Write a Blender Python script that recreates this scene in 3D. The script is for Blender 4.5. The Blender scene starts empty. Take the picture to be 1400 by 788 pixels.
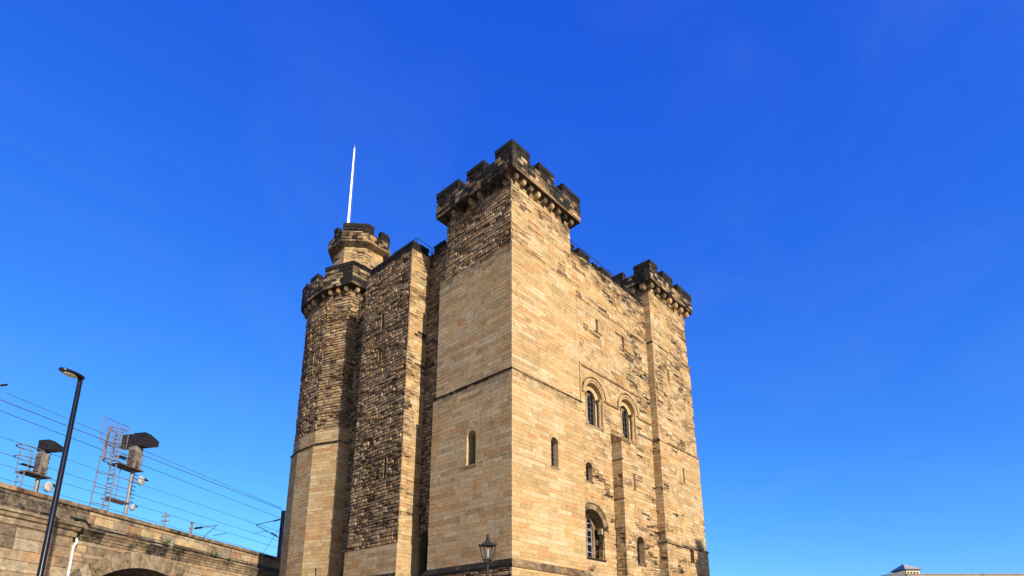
import bpy, math, random
from mathutils import Vector, noise as mnoise

scene = bpy.context.scene
R = math.radians

# ------------------------------------------------------------------ camera
cam_d = bpy.data.cameras.new("camera")
cam_d.sensor_width = 36.0
cam_d.lens = 838.0 / 1400.0 * 36.0
cam_d.shift_y = (666.0 - 394.0) / 1400.0
cam_d.clip_start = 0.1
cam_d.clip_end = 5000.0
cam = bpy.data.objects.new("camera", cam_d)
scene.collection.objects.link(cam)
cam.location = (0.0, 0.0, 1.6)
cam.rotation_euler = (R(90.0 + 15.576), 0.0, 0.0)
scene.camera = cam

# ------------------------------------------------------------------ keep / viaduct frames
KEEP_ORIGIN = (0.0, 27.0, 0.0)
KEEP_ROT = R(90.0 - 42.4225)
VIA_AZ = R(12.0)
VIA_ROT = R(78.0)
VIA_ORIGIN = (-28.0 * math.cos(VIA_AZ), 28.0 * math.sin(VIA_AZ), 0.0)

# ------------------------------------------------------------------ sun and sky
SUN_GRAZE = R(11.6)
SUN_EL = R(25.0)
E1 = Vector((math.cos(KEEP_ROT), math.sin(KEEP_ROT), 0))
E2 = Vector((-math.sin(KEEP_ROT), math.cos(KEEP_ROT), 0))
to_sun_h = (-E2) * math.cos(SUN_GRAZE) + (-E1) * math.sin(SUN_GRAZE)
to_sun = to_sun_h * math.cos(SUN_EL) + Vector((0, 0, math.sin(SUN_EL)))
sun_d = bpy.data.lights.new("sun", 'SUN')
sun_d.energy = 4.8
sun_d.angle = R(0.5)
sun_d.color = (1.0, 0.925, 0.775)
sun = bpy.data.objects.new("sun", sun_d)
scene.collection.objects.link(sun)
sun.rotation_euler = to_sun.to_track_quat('Z', 'Y').to_euler()

world = bpy.data.worlds.new("World")
scene.world = world
world.use_nodes = True
wn = world.node_tree
sky = wn.nodes.new('ShaderNodeTexSky')
sky.sky_type = 'NISHITA'
sky.sun_disc = False
sky.sun_elevation = SUN_EL
sky.sun_rotation = math.atan2(to_sun_h.x, to_sun_h.y)
sky.air_density = 1.0
sky.dust_density = 0.6
sky.ozone_density = 10.0
bg = wn.nodes['Background']


def wmath(op, a, b):
    n = wn.nodes.new('ShaderNodeMath')
    n.operation = op
    for k, v in enumerate((a, b)):
        if hasattr(v, 'links'):
            wn.links.new(v, n.inputs[k])
        else:
            n.inputs[k].default_value = v
    return n.outputs[0]


SKY_K = 0.16
sep = wn.nodes.new('ShaderNodeSeparateColor')
comb = wn.nodes.new('ShaderNodeCombineColor')
wn.links.new(sky.outputs[0], sep.inputs[0])
for ch, (p, g) in enumerate(((1.55, 2.25), (1.14, 1.38), (0.42, 1.22))):
    x = wmath('MULTIPLY', sep.outputs[ch], SKY_K)
    y = wmath('MINIMUM', wmath('POWER', x, p), wmath('MAXIMUM', x, 1.0))
    y = wmath('MULTIPLY', y, 5.0 * g)
    wn.links.new(y, comb.inputs[ch])
tcw = wn.nodes.new('ShaderNodeTexCoord')
mpw = wn.nodes.new('ShaderNodeMapping')
mpw.inputs['Scale'].default_value = (1.6, 0.9, 2.6)
mpw.inputs['Rotation'].default_value = (0.3, 0.5, 0.7)
wn.links.new(tcw.outputs['Generated'], mpw.inputs[0])
nzw = wn.nodes.new('ShaderNodeTexNoise')
nzw.inputs['Scale'].default_value = 2.4
nzw.inputs['Detail'].default_value = 7.0
nzw.inputs['Roughness'].default_value = 0.55
nzw.inputs['Distortion'].default_value = 0.8
wn.links.new(mpw.outputs[0], nzw.inputs['Vector'])
cirrus = wmath('MULTIPLY', wmath('MAXIMUM', wmath('SUBTRACT', nzw.outputs[0], 0.46), 0.0), 0.11)
mxw = wn.nodes.new('ShaderNodeMix')
mxw.data_type = 'RGBA'
wn.links.new(cirrus, mxw.inputs[0])
wn.links.new(comb.outputs[0], mxw.inputs[6])
mxw.inputs[7].default_value = (3.0, 3.6, 5.0, 1.0)
wn.links.new(mxw.outputs[2], bg.inputs[0])
bg.inputs[1].default_value = 0.10

scene.view_settings.view_transform = 'Standard'
scene.view_settings.look = 'None'
scene.view_settings.exposure = 1.0
scene.view_settings.gamma = 1.0
scene.view_settings.use_curve_mapping = False


# ------------------------------------------------------------------ materials
def new_mat(name):
    m = bpy.data.materials.new(name)
    m.use_nodes = True
    nt = m.node_tree
    return m, nt, nt.nodes['Principled BSDF']


def nnode(nt, kind, **kw):
    n = nt.nodes.new(kind)
    for k, v in kw.items():
        setattr(n, k, v)
    return n


def mix_color(nt, fac, a, b, mode='MIX'):
    n = nt.nodes.new('ShaderNodeMix')
    n.data_type = 'RGBA'
    n.blend_type = mode
    for sock, v in ((n.inputs[0], fac), (n.inputs[6], a), (n.inputs[7], b)):
        if hasattr(v, 'links'):
            nt.links.new(v, sock)
        else:
            sock.default_value = v if not isinstance(v, tuple) else (*v, 1.0)
    return n.outputs[2]


def ramp(nt, src, stops, interp='LINEAR'):
    n = nt.nodes.new('ShaderNodeValToRGB')
    n.color_ramp.interpolation = interp
    el = n.color_ramp.elements
    while len(el) < len(stops):
        el.new(0.5)
    for e, (p, c) in zip(el, stops):
        e.position = p
        e.color = (*c, 1.0) if len(c) == 3 else c
    nt.links.new(src, n.inputs[0])
    return n.outputs[0]


def tex_noise(nt, scale, detail=6.0, rough=0.6, vec=None):
    n = nt.nodes.new('ShaderNodeTexNoise')
    n.inputs['Scale'].default_value = scale
    n.inputs['Detail'].default_value = detail
    n.inputs['Roughness'].default_value = rough
    if vec is not None:
        nt.links.new(vec, n.inputs['Vector'])
    return n.outputs[0]


KEEP_STOPS = [
    (0.00, (0.318, 0.212, 0.104)), (0.10, (0.345, 0.245, 0.128)), (0.20, (0.268, 0.180, 0.088)),
    (0.30, (0.335, 0.214, 0.098)), (0.40, (0.365, 0.280, 0.165)), (0.48, (0.315, 0.176, 0.074)),
    (0.52, (0.250, 0.166, 0.088)), (0.62, (0.310, 0.210, 0.112)), (0.72, (0.170, 0.108, 0.060)),
    (0.82, (0.360, 0.264, 0.152)), (0.92, (0.255, 0.156, 0.074)), (1.00, (0.115, 0.078, 0.050))]
VIA_STOPS = [
    (0.00, (0.265, 0.198, 0.129)), (0.15, (0.334, 0.251, 0.159)), (0.30, (0.218, 0.158, 0.106)),
    (0.45, (0.380, 0.285, 0.166)), (0.60, (0.310, 0.198, 0.109)), (0.75, (0.241, 0.191, 0.139)),
    (0.90, (0.413, 0.337, 0.226)), (1.00, (0.184, 0.139, 0.099))]


def stone_mat(name, stops, stain=0.5, fine=1.0):
    m, nt, p = new_mat(name)
    geo = nnode(nt, 'ShaderNodeTexCoord')
    vec = geo.outputs['Object']
    at = nnode(nt, 'ShaderNodeAttribute', attribute_name='tone')
    so = nnode(nt, 'ShaderNodeAttribute', attribute_name='soot')
    col = ramp(nt, at.outputs['Fac'], stops)
    # bedding grain within a stone
    mp = nnode(nt, 'ShaderNodeMapping')
    mp.inputs['Scale'].default_value = (1.0, 1.0, 4.0)
    nt.links.new(vec, mp.inputs[0])
    bed = tex_noise(nt, 4.0, 7.0, 0.65, mp.outputs[0])
    bedc = ramp(nt, bed, [(0.28, (0.66, 0.64, 0.62)), (0.5, (1, 1, 1)), (0.74, (1.22, 1.2, 1.16))])
    col = mix_color(nt, 1.0, col, bedc, 'MULTIPLY')
    big = tex_noise(nt, 0.35, 5.0, 0.6, vec)
    bigc = ramp(nt, big, [(0.35, (0.80, 0.78, 0.77)), (0.6, (1.06, 1.05, 1.03))])
    col = mix_color(nt, stain, col, bigc, 'MULTIPLY')
    hue = tex_noise(nt, 0.8, 4.0, 0.6, vec)
    huec = ramp(nt, hue, [(0.38, (1.05, 0.98, 0.90)), (0.5, (1.0, 1.0, 1.0)), (0.64, (1.0, 1.02, 1.06))])
    col = mix_color(nt, 1.0, col, huec, 'MULTIPLY')
    # vertical rain streaks
    mp2 = nnode(nt, 'ShaderNodeMapping')
    mp2.inputs['Scale'].default_value = (2.2, 2.2, 0.16)
    nt.links.new(vec, mp2.inputs[0])
    st = tex_noise(nt, 1.4, 6.0, 0.7, mp2.outputs[0])
    stc = ramp(nt, st, [(0.52, (1, 1, 1)), (0.78, (0.62, 0.60, 0.57))])
    col = mix_color(nt, stain, col, stc, 'MULTIPLY')
    # soot crust: attribute pushed through noise so that it frays
    sn = tex_noise(nt, 2.6, 8.0, 0.7, vec)
    ad = nnode(nt, 'ShaderNodeMath', operation='ADD')
    nt.links.new(so.outputs['Fac'], ad.inputs[0])
    nt.links.new(sn, ad.inputs[1])
    sf = ramp(nt, ad.outputs[0], [(0.62, (0, 0, 0)), (1.05, (0.93, 0.93, 0.93)), (1.4, (1, 1, 1))])
    mossn = tex_noise(nt, 1.3, 6.0, 0.7, vec)
    sootc = ramp(nt, mossn, [(0.35, (0.008, 0.007, 0.0065)), (0.58, (0.016, 0.0135, 0.011)), (0.76, (0.040, 0.036, 0.022))])
    col = mix_color(nt, sf, col, sootc)
    nt.links.new(col, p.inputs['Base Color'])
    p.inputs['Roughness'].default_value = 0.92
    p.inputs['Specular IOR Level'].default_value = 0.15
    fn = tex_noise(nt, 22.0, 8.0, 0.7, vec)
    fn2 = tex_noise(nt, 5.0, 5.0, 0.6, vec)
    ad2 = nnode(nt, 'ShaderNodeMath', operation='ADD')
    nt.links.new(fn, ad2.inputs[0])
    nt.links.new(fn2, ad2.inputs[1])
    bp = nnode(nt, 'ShaderNodeBump')
    bp.inputs['Strength'].default_value = 0.45 * fine
    bp.inputs['Distance'].default_value = 0.03
    nt.links.new(ad2.outputs[0], bp.inputs['Height'])
    nt.links.new(bp.outputs[0], p.inputs['Normal'])
    return m


def plain_mat(name, col, rough=0.5, metal=0.0, var=0.15, scale=6.0, bump=0.0, spec=0.5):
    m, nt, p = new_mat(name)
    geo = nnode(nt, 'ShaderNodeTexCoord')
    n = tex_noise(nt, scale, 6.0, 0.65, geo.outputs['Object'])
    c = ramp(nt, n, [(0.3, tuple(max(0, x * (1 - var)) for x in col)), (0.7, tuple(x * (1 + var) for x in col))])
    nt.links.new(c, p.inputs['Base Color'])
    p.inputs['Roughness'].default_value = rough
    p.inputs['Metallic'].default_value = metal
    p.inputs['Specular IOR Level'].default_value = spec
    if bump:
        b = nnode(nt, 'ShaderNodeBump')
        b.inputs['Strength'].default_value = bump
        b.inputs['Distance'].default_value = 0.02
        nt.links.new(n, b.inputs['Height'])
        nt.links.new(b.outputs[0], p.inputs['Normal'])
    return m


M_STONE = stone_mat("keep_sandstone", KEEP_STOPS, 0.55)
M_VIA = stone_mat("viaduct_sandstone", VIA_STOPS, 0.9, 1.2)
M_DARK = plain_mat("painted_dark_interior", (0.004, 0.0035, 0.003), 0.9, var=0.4, spec=0.05)  # near-black colour painted as the unlit inside of openings
M_GLASS = plain_mat("dark_window_glass", (0.005, 0.005, 0.006), 0.15, var=0.3, scale=3.0, spec=0.16)
M_WHITE = plain_mat("white_paint", (0.72, 0.72, 0.70), 0.45, var=0.06)
M_DISC = plain_mat("weathered_white_casing", (0.24, 0.235, 0.23), 0.6, var=0.5, scale=5.0)
M_PIPE = plain_mat('weathered_white_pipe', (0.40, 0.39, 0.37), 0.5, var=0.35, scale=3.0)
M_BARS = plain_mat("grey_window_bars", (0.04, 0.04, 0.042), 0.5)
M_BLACK = plain_mat("black_paint", (0.006, 0.0055, 0.0065), 0.2, var=0.2, spec=0.4)
M_IRON = plain_mat("black_iron", (0.009, 0.0085, 0.009), 0.6, var=0.3, spec=0.2)
M_GALV = plain_mat("galvanised_steel", (0.15, 0.135, 0.125), 0.6, 0.0, var=0.3)
M_LADDER = plain_mat("painted_ladder_steel", (0.10, 0.085, 0.10), 0.6, 0.0, var=0.2)
M_HEAD = plain_mat("dark_signal_casing", (0.010, 0.009, 0.011), 0.7, var=0.6, scale=4.0, spec=0.2)
M_CASE = plain_mat("beige_equipment_case", (0.145, 0.120, 0.092), 0.65, var=0.5, scale=3.0)
M_BROWN = plain_mat("brown_mast_steel", (0.055, 0.038, 0.032), 0.65, var=0.3)
M_WIRE = plain_mat("wire_metal", (0.05, 0.06, 0.08), 0.6)
M_LENS = plain_mat("lamp_lens", (0.42, 0.36, 0.26), 0.35, var=0.3, scale=14.0)
M_LEAD = plain_mat("roof_lead", (0.10, 0.10, 0.10), 0.7)
M_SLATE = plain_mat("roof_slate", (0.032, 0.033, 0.037), 0.7, var=0.35, scale=2.0)
M_CREAM = plain_mat("cream_paint", (0.52, 0.42, 0.27), 0.6, var=0.1)
M_LEAF = plain_mat("weed_leaf", (0.055, 0.085, 0.025), 0.6, var=0.5, scale=9.0)
M_STEM = plain_mat("weed_stem", (0.09, 0.075, 0.04), 0.7)
M_HOUSE = plain_mat("house_sandstone", (0.20, 0.165, 0.125), 0.85, var=0.25, scale=1.5, bump=0.3)
M_LANTGLASS, _nt, _p = new_mat("lantern_glass")
_p.inputs['Base Color'].default_value = (0.92, 0.94, 0.97, 1)
_p.inputs['Roughness'].default_value = 0.05
_p.inputs['Transmission Weight'].default_value = 1.0
_p.inputs['IOR'].default_value = 1.02
_p.inputs['Alpha'].default_value = 0.35
M_SCREEN, _nt, _p = new_mat("wire_mesh_screen")
_p.inputs['Base Color'].default_value = (0.12, 0.11, 0.12, 1)


# ------------------------------------------------------------------ mesh builder
class MB:
    def __init__(self):
        self.v, self.f, self.t, self.s, self.m, self.sm = [], [], [], [], [], []

    def face(self, pts, tone=0.5, soot=0.0, mi=0, smooth=False):
        n = len(self.v)
        self.v.extend(tuple(p) for p in pts)
        self.f.append(tuple(range(n, n + len(pts))))
        self.t.append(tone); self.s.append(soot); self.m.append(mi); self.sm.append(smooth)

    def faces(self, pts, idx, tone=0.5, soot=0.0, mi=0, smooth=False):
        n = len(self.v)
        self.v.extend(tuple(p) for p in pts)
        for q in idx:
            self.f.append(tuple(n + i for i in q))
            self.t.append(tone); self.s.append(soot); self.m.append(mi); self.sm.append(smooth)

    def box(self, x0, x1, y0, y1, z0, z1, tone=0.5, soot=0.0, mi=0):
        p = [(x0, y0, z0), (x1, y0, z0), (x1, y1, z0), (x0, y1, z0),
             (x0, y0, z1), (x1, y0, z1), (x1, y1, z1), (x0, y1, z1)]
        self.faces(p, [(3, 2, 1, 0), (4, 5, 6, 7), (0, 1, 5, 4), (1, 2, 6, 5), (2, 3, 7, 6), (3, 0, 4, 7)], tone, soot, mi)

    def prism(self, poly, z0, z1, tone=0.5, soot=0.0, mi=0, poly1=None):
        q = poly1 or poly
        n = len(poly)
        p = [(x, y, z0) for x, y in poly] + [(x, y, z1) for x, y in q]
        idx = [tuple(reversed(range(n))), tuple(range(n, 2 * n))]
        idx += [(i, (i + 1) % n, n + (i + 1) % n, n + i) for i in range(n)]
        self.faces(p, idx, tone, soot, mi)

    def tube(self, a, b, r, r1=None, n=8, mi=0, cap=True, tone=0.5, soot=0.0):
        a, b = Vector(a), Vector(b)
        r1 = r if r1 is None else r1
        d = (b - a).normalized()
        u = d.orthogonal().normalized()
        w = d.cross(u)
        p = []
        for c, rr in ((a, r), (b, r1)):
            for i in range(n):
                t = 2 * math.pi * i / n
                p.append(c + (u * math.cos(t) + w * math.sin(t)) * rr)
        self.faces(p, [(i, (i + 1) % n, n + (i + 1) % n, n + i) for i in range(n)], tone, soot, mi, True)
        if cap:
            self.faces(p, [tuple(reversed(range(n))), tuple(range(n, 2 * n))], tone, soot, mi)

    def path(self, pts, r, n=6, mi=0):
        for a, b in zip(pts[:-1], pts[1:]):
            self.tube(a, b, r, r, n, mi)

    def lathe(self, prof, c=(0, 0, 0), n=16, mi=0, smooth=True, tone=0.5, soot=0.0):
        p = []
        for r, z in prof:
            for i in range(n):
                t = 2 * math.pi * i / n
                p.append((c[0] + r * math.cos(t), c[1] + r * math.sin(t), c[2] + z))
        idx = []
        for k in range(len(prof) - 1):
            for i in range(n):
                j = (i + 1) % n
                idx.append((k * n + i, k * n + j, (k + 1) * n + j, (k + 1) * n + i))
        self.faces(p, idx, tone, soot, mi, smooth)
        m = len(prof) - 1
        self.faces(p, [tuple(reversed(range(n))), tuple(range(m * n, m * n + n))], tone, soot, mi)

    def build(self, name, mats, parent=None):
        me = bpy.data.meshes.new(name)
        me.from_pydata(self.v, [], self.f)
        for m in (mats if isinstance(mats, (list, tuple)) else [mats]):
            me.materials.append(m)
        a = me.attributes.new('tone', 'FLOAT', 'FACE')
        a.data.foreach_set('value', self.t)
        a = me.attributes.new('soot', 'FLOAT', 'FACE')
        a.data.foreach_set('value', self.s)
        me.polygons.foreach_set('material_index', self.m)
        me.polygons.foreach_set('use_smooth', self.sm)
        me.update()
        o = bpy.data.objects.new(name, me)
        scene.collection.objects.link(o)
        if parent is not None:
            o.parent = parent
        return o


def tag(o, label=None, cat=None, group=None, kind=None):
    if label: o['label'] = label
    if cat: o['category'] = cat
    if group: o['group'] = group
    if kind: o['kind'] = kind
    return o


def empty(name, loc, rz=0.0, label=None, cat=None, group=None):
    o = bpy.data.objects.new(name, None)
    o.empty_display_size = 0.3
    scene.collection.objects.link(o)
    o.location = loc
    o.rotation_euler = (0, 0, rz)
    tag(o, label, cat, group)
    return o


def ns(x, y, z, k):
    return mnoise.noise(Vector((x * k, y * k, z * k)))


# ------------------------------------------------------------------ masonry in a wall frame
class Frame:
    """a wall plane: origin, unit direction u along it, outward normal n (all horizontal)"""
    def __init__(self, o, u, n):
        self.o, self.u, self.n = o, u, n
        c = u[0] * n[1] - u[1] * n[0]
        self.flip = c > 0          # u x z should equal n for the winding below
        self.key = o[0] * 3.7 + o[1] * 1.9 + u[0] * 11 + u[1] * 5

    def p(self, u, z, n=0.0):
        return (self.o[0] + self.u[0] * u + self.n[0] * n, self.o[1] + self.u[1] * u + self.n[1] * n, z)

    def quad(self, mb, pts, tone, soot, mi=0):
        q = [self.p(*a) for a in pts]
        mb.face(q[::-1] if self.flip else q, tone, soot, mi)

    def off(self, d, du=0.0):
        return Frame((self.o[0] + self.n[0] * d + self.u[0] * du, self.o[1] + self.n[1] * d + self.u[1] * du), self.u, self.n)


def wframe(p0, p1, inward):
    """frame from p0 to p1 whose normal points away from the point 'inward'"""
    d = (p1[0] - p0[0], p1[1] - p0[1])
    L = math.hypot(*d)
    u = (d[0] / L, d[1] / L)
    n = (u[1], -u[0])
    if (inward[0] - p0[0]) * n[0] + (inward[1] - p0[1]) * n[1] > 0:
        n = (-n[0], -n[1])
    return Frame(p0, u, n), L


ROWS = {}


def course_rows(key, lo, hi):
    if key not in ROWS:
        r = random.Random(hash(key) % 1000 if not isinstance(key, str) else sum(map(ord, key)))
        z, out = -0.05, []
        while z < 45:
            out.append(z)
            z += r.uniform(lo, hi)
        ROWS[key] = out
    return ROWS[key]


def spans_minus(u0, u1, cuts):
    out = [(u0, u1)]
    for a, b in cuts:
        nxt = []
        for s, e in out:
            if b <= s or a >= e:
                nxt.append((s, e))
            else:
                if a > s: nxt.append((s, a))
                if b < e: nxt.append((b, e))
        out = nxt
    return out


class Opening:
    def __init__(self, uc, hw, z0, zs, arch=True):
        self.uc, self.hw, self.z0, self.zs, self.arch = uc, hw, z0, zs, arch
        self.ztop = zs + hw if arch else zs

    def cut(self, za, zb):
        if zb <= self.z0 + 1e-4 or za >= self.ztop - 1e-4:
            return None
        if za < self.zs or not self.arch:
            return (self.uc - self.hw, self.uc + self.hw)
        h = math.sqrt(max(0.0, self.hw ** 2 - (za - self.zs) ** 2))
        return (self.uc - h, self.uc + h)

    def outline(self, grow=0.0, n=14):
        hw = self.hw + grow
        pts = [(self.uc - hw, self.z0)]
        if self.arch:
            for i in range(n + 1):
                t = math.pi * (1 - i / n)
                pts.append((self.uc + hw * math.cos(t), self.zs + hw * math.sin(t)))
        else:
            pts += [(self.uc - hw, self.zs + grow), (self.uc + hw, self.zs + grow)]
        pts.append((self.uc + hw, self.z0))
        return pts


def stone_block(mb, F, ua, ub, za, zb, d, c, tone, soot, rng, jit=0.0, pillow=0.0, back=-0.09):
    c = min(c, (ub - ua) * 0.3, (zb - za) * 0.3)
    j = lambda: rng.uniform(-jit, jit)
    f = [(ua + c + abs(j()), za + c + abs(j()), d + j()), (ub - c - abs(j()), za + c + abs(j()), d + j()),
         (ub - c - abs(j()), zb - c - abs(j()), d + j()), (ua + c + abs(j()), zb - c - abs(j()), d + j())]
    b = [(ua, za, d - c), (ub, za, d - c), (ub, zb, d - c), (ua, zb, d - c)]
    k = [(ua, za, back), (ub, za, back), (ub, zb, back), (ua, zb, back)]
    n = len(mb.v)
    P = f + b + k
    q = [(4, 5, 1, 0), (5, 6, 2, 1), (6, 7, 3, 2), (7, 4, 0, 3), (8, 9, 5, 4), (9, 10, 6, 5), (10, 11, 7, 6), (11, 8, 4, 7)]
    if pillow:
        P = P + [((ua + ub) / 2 + j() * 3, (za + zb) / 2 + j(), d + pillow)]
        q += [(0, 1, 12), (1, 2, 12), (2, 3, 12), (3, 0, 12)]
    else:
        q += [(0, 1, 2, 3)]
    pts = [F.p(*a) for a in P]
    if F.flip:
        q = [tuple(reversed(x)) for x in q]
    mb.faces(pts, q, tone, soot)


def masonry(mb, F, u0, u1, z0, z1, style, openings=(), seed=0, core=None):
    """lay courses of separate stones over the region, leaving the openings free"""
    core = style.get('core', -0.055) if core is None else core
    rows = course_rows(style['rows'], *style['h'])
    rng = random.Random(int(abs(F.key) * 1000) + seed + int(z0 * 10))
    gap = style['gap']
    fn = style['fn']
    for za, zb in zip(rows[:-1], rows[1:]):
        if zb <= z0 or za >= z1:
            continue
        za, zb = max(za, z0), min(zb, z1)
        if zb - za < 0.03:
            F.quad(mb, [(u0, za, core), (u1, za, core), (u1, zb, core), (u0, zb, core)], style['mtone'], style['msoot'])
            continue
        cuts = [c for c in (o.cut(za, zb) for o in openings) if c]
        zcuts = sorted({za, zb} | {z for o in openings for z in (o.z0, o.ztop) if za < z < zb})
        for z_a, z_b in zip(zcuts[:-1], zcuts[1:]):
            cuts = [c for c in (o.cut(z_a, z_b) for o in openings) if c]
            for s, e in spans_minus(u0, u1, cuts):
                if e - s < 0.012:
                    continue
                F.quad(mb, [(s, z_a, core), (e, z_a, core), (e, z_b, core), (s, z_b, core)], style['mtone'], style['msoot'])
                u = s
                first = True
                while u < e - 1e-6:
                    w = rng.uniform(*style['w'])
                    if first:
                        w *= rng.uniform(0.4, 1.0)
                        first = False
                    if e - u - w < style['w'][0] * 0.5:
                        w = e - u
                    r = fn((u + min(u + w, e)) / 2, (z_a + z_b) / 2, rng)
                    pieces = [(u, u + w, z_a, z_b)]
                    if r.get('split') and w > 0.3 and z_b - z_a > 0.17:
                        zm = z_a + (z_b - z_a) * rng.uniform(0.4, 0.6)
                        um = u + w * rng.uniform(0.35, 0.65)
                        pieces = [(u, um, z_a, zm), (um, u + w, z_a, zm), (u, u + w, zm, z_b)]
                    for a, b, c, d in pieces:
                        if len(pieces) > 1:
                            r = fn((a + b) / 2, (c + d) / 2, rng)
                        if r.get('gone'):
                            continue
                        if style.get('core_each') and not r.get('split'):
                            cz = min(-0.012, r['d'] - 0.012)
                            F.quad(mb, [(a, c, cz), (b, c, cz), (b, d, cz), (a, d, cz)], style['mtone'], style['msoot'])
                        g = gap * (2.0 if r.get('split') else 1.0) / 2
                        cc = r['c']
                        if a <= u0 + 1e-6 or b >= u1 - 1e-6:
                            cc = max(cc, rng.choice((0.003, 0.005, 0.008, 0.014, 0.022)))
                        stone_block(mb, F, a + g, b - g, c + g, d - g, r['d'], cc, r['tone'], r['soot'], rng, r.get('jit', 0.0), r.get('pillow', 0.0))
                    u += w


def band(mb, F, u0, u1, prof, tone=0.3, soot=0.3, m0=0.0, m1=0.0, seg=0.9, seed=1):
    """string course: profile of (n, z) run along u, ends mitred by m per unit of projection"""
    rng = random.Random(seed + int(abs(F.key) * 100))
    k = max(1, int((u1 - u0) / seg))
    cutsu = [u0 + (u1 - u0) * i / k for i in range(k + 1)]
    n = len(prof)
    for i in range(k):
        a, b = cutsu[i], cutsu[i + 1]
        pts = []
        g0 = 0.0 if i == 0 else 0.004
        g1 = 0.0 if i == k - 1 else 0.004
        for pn, pz in prof:
            pts.append(F.p(a + g0 - (m0 * pn if i == 0 else 0), pz, pn))
        for pn, pz in prof:
            pts.append(F.p(b - g1 + (m1 * pn if i == k - 1 else 0), pz, pn))
        idx = [(j, (j + 1) % n, n + (j + 1) % n, n + j) for j in range(n)]
        idx += [tuple(reversed(range(n))), tuple(range(n, 2 * n))]
        mb.faces(pts, idx, min(1, max(0, tone + rng.uniform(-0.1, 0.1))), soot + rng.uniform(-0.12, 0.12))


def string_profile(z, up=0.16, down=0.10, out=0.09):
    return [(-0.04, z - down), (out * 0.55, z - down), (out, z - down * 0.45), (out, z), (-0.02, z + up), (-0.04, z + up)]


# ------------------------------------------------------------------ stone styles
def clean_tone(rng):
    return rng.choice((0.02, 0.08, 0.1, 0.13, 0.19, 0.25, 0.31, 0.36, 0.40, 0.12, 0.33, 0.28, 0.48, 0.40, 0.20)) + rng.uniform(-0.02, 0.02)


def rubble_tone(rng):
    return min(1.0, rng.choice((0.52, 0.55, 0.62, 0.66, 0.72, 0.80, 0.84, 0.92, 0.60, 0.90, 0.97)) + rng.uniform(-0.03, 0.03))


def ashlar_fn(key, soot_top=None, dark=0.0):
    def fn(u, z, rng):
        s = dark + 0.10 * rng.random()
        if soot_top is not None:
            t = (z - soot_top + 1.0) / 1.0
            if t > 0:
                s += 0.40 * t * rng.uniform(0.3, 1.0)
        return dict(d=rng.uniform(-0.003, 0.003), c=0.003, tone=clean_tone(rng), soot=s)
    return fn


def ashlar(key='ashlar', soot_top=None, dark=0.0):
    return dict(rows='ashlar', h=(0.19, 0.26), w=(0.50, 1.45), gap=0.006, mtone=0.20, msoot=0.10, core=-0.010, fn=ashlar_fn(key, soot_top, dark))


def rubble_fn(key, soot_top, depth):
    def fn(u, z, rng):
        s = 0.10 + 0.2 * rng.random() + 0.16 * max(0.0, ns(u + key, z, 3.1, 0.5))
        t = (z - soot_top + 1.6) / 1.6
        if t > 0:
            s += 0.55 * t * rng.uniform(0.4, 1.0)
        d = rng.uniform(-0.026, 0.030) * depth
        if rng.random() < 0.07:
            d = -0.04 * depth
            s += 0.12
        return dict(d=d, c=0.016, tone=rubble_tone(rng), soot=s, jit=0.009, pillow=rng.uniform(0.0, 0.010),
                    split=(ns(u + key, z, 9.0, 0.8) > 0.15 and rng.random() < 0.6))
    return fn


def rubble(key, soot_top=26.0, depth=1.0):
    return dict(rows='rubble', h=(0.16, 0.25), w=(0.24, 0.66), gap=0.042, mtone=1.0, msoot=0.40, fn=rubble_fn(key, soot_top, depth))


def patchy_fn(key, amount, soot_top=None, old_below=None):
    """ashlar with eroded patches; amount(u, z) raises the share of eroded stone"""
    def fn(u, z, rng):
        e = ns(u * 0.8 + key, z * 1.5, 2.0, 0.9) * 0.75 + ns(u + key, z * 1.7, 7.0, 2.2) * 0.35 + amount(u, z) + 0.02 + rng.uniform(-0.10, 0.10)
        s = 0.06 + 0.10 * rng.random()
        if soot_top is not None:
            t = (z - soot_top + 1.5) / 1.5
            if t > 0:
                s += 0.55 * t * rng.uniform(0.1, 1.0)
        if e > 0.36:
            s += 0.10 * rng.random() + (0.30 if rng.random() < 0.14 else 0.0)
            return dict(d=rng.uniform(-0.050, -0.004), c=0.014, tone=rng.choice((0.05, 0.42, 0.55, 0.62, 0.72, 0.82, 0.92, 0.7)), soot=s, jit=0.012, pillow=rng.uniform(0, 0.012), split=True)
        if e > 0.22:
            return dict(d=rng.uniform(-0.03, 0.004), c=0.012, tone=rng.choice((0.1, 0.3, 0.42, 0.62, 0.2, 0.5)), soot=s + 0.05, jit=0.005)
        return dict(d=rng.uniform(-0.003, 0.003), c=0.004, tone=clean_tone(rng), soot=s)
    return fn


def patchy(key, amount, soot_top=None, h=(0.19, 0.26), rows='ashlar'):
    return dict(rows=rows, h=h, w=(0.38, 0.95), gap=0.008, mtone=0.3, msoot=0.14, core=-0.072, core_each=True, fn=patchy_fn(key, amount, soot_top))


def parapet_style(key, black):
    def fn(u, z, rng):
        b = black + 0.35 * ns(u + key, z, 4.0, 1.1) + rng.uniform(-0.28, 0.28)
        return dict(d=rng.uniform(-0.02, 0.02), c=0.015, tone=rubble_tone(rng), soot=max(0.0, b), jit=0.008, pillow=rng.uniform(0, 0.012))
    return dict(rows='parapet', h=(0.20, 0.30), w=(0.3, 0.7), gap=0.02, mtone=0.72, msoot=0.45, fn=fn)


# ------------------------------------------------------------------ the castle keep
keep = empty('castle_keep', KEEP_ORIGIN, KEEP_ROT,
             'tall square sandstone castle keep with battlemented corner towers and blackened merlons', 'castle')

N_A, N_B = (-1.0, 0.0), (0.0, -1.0)     # outward normals of the two faces in view


def FA(a, b0=0.0):      # face looking along -a, u runs along +b
    return Frame((a, b0), (0.0, 1.0), N_A)


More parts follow.
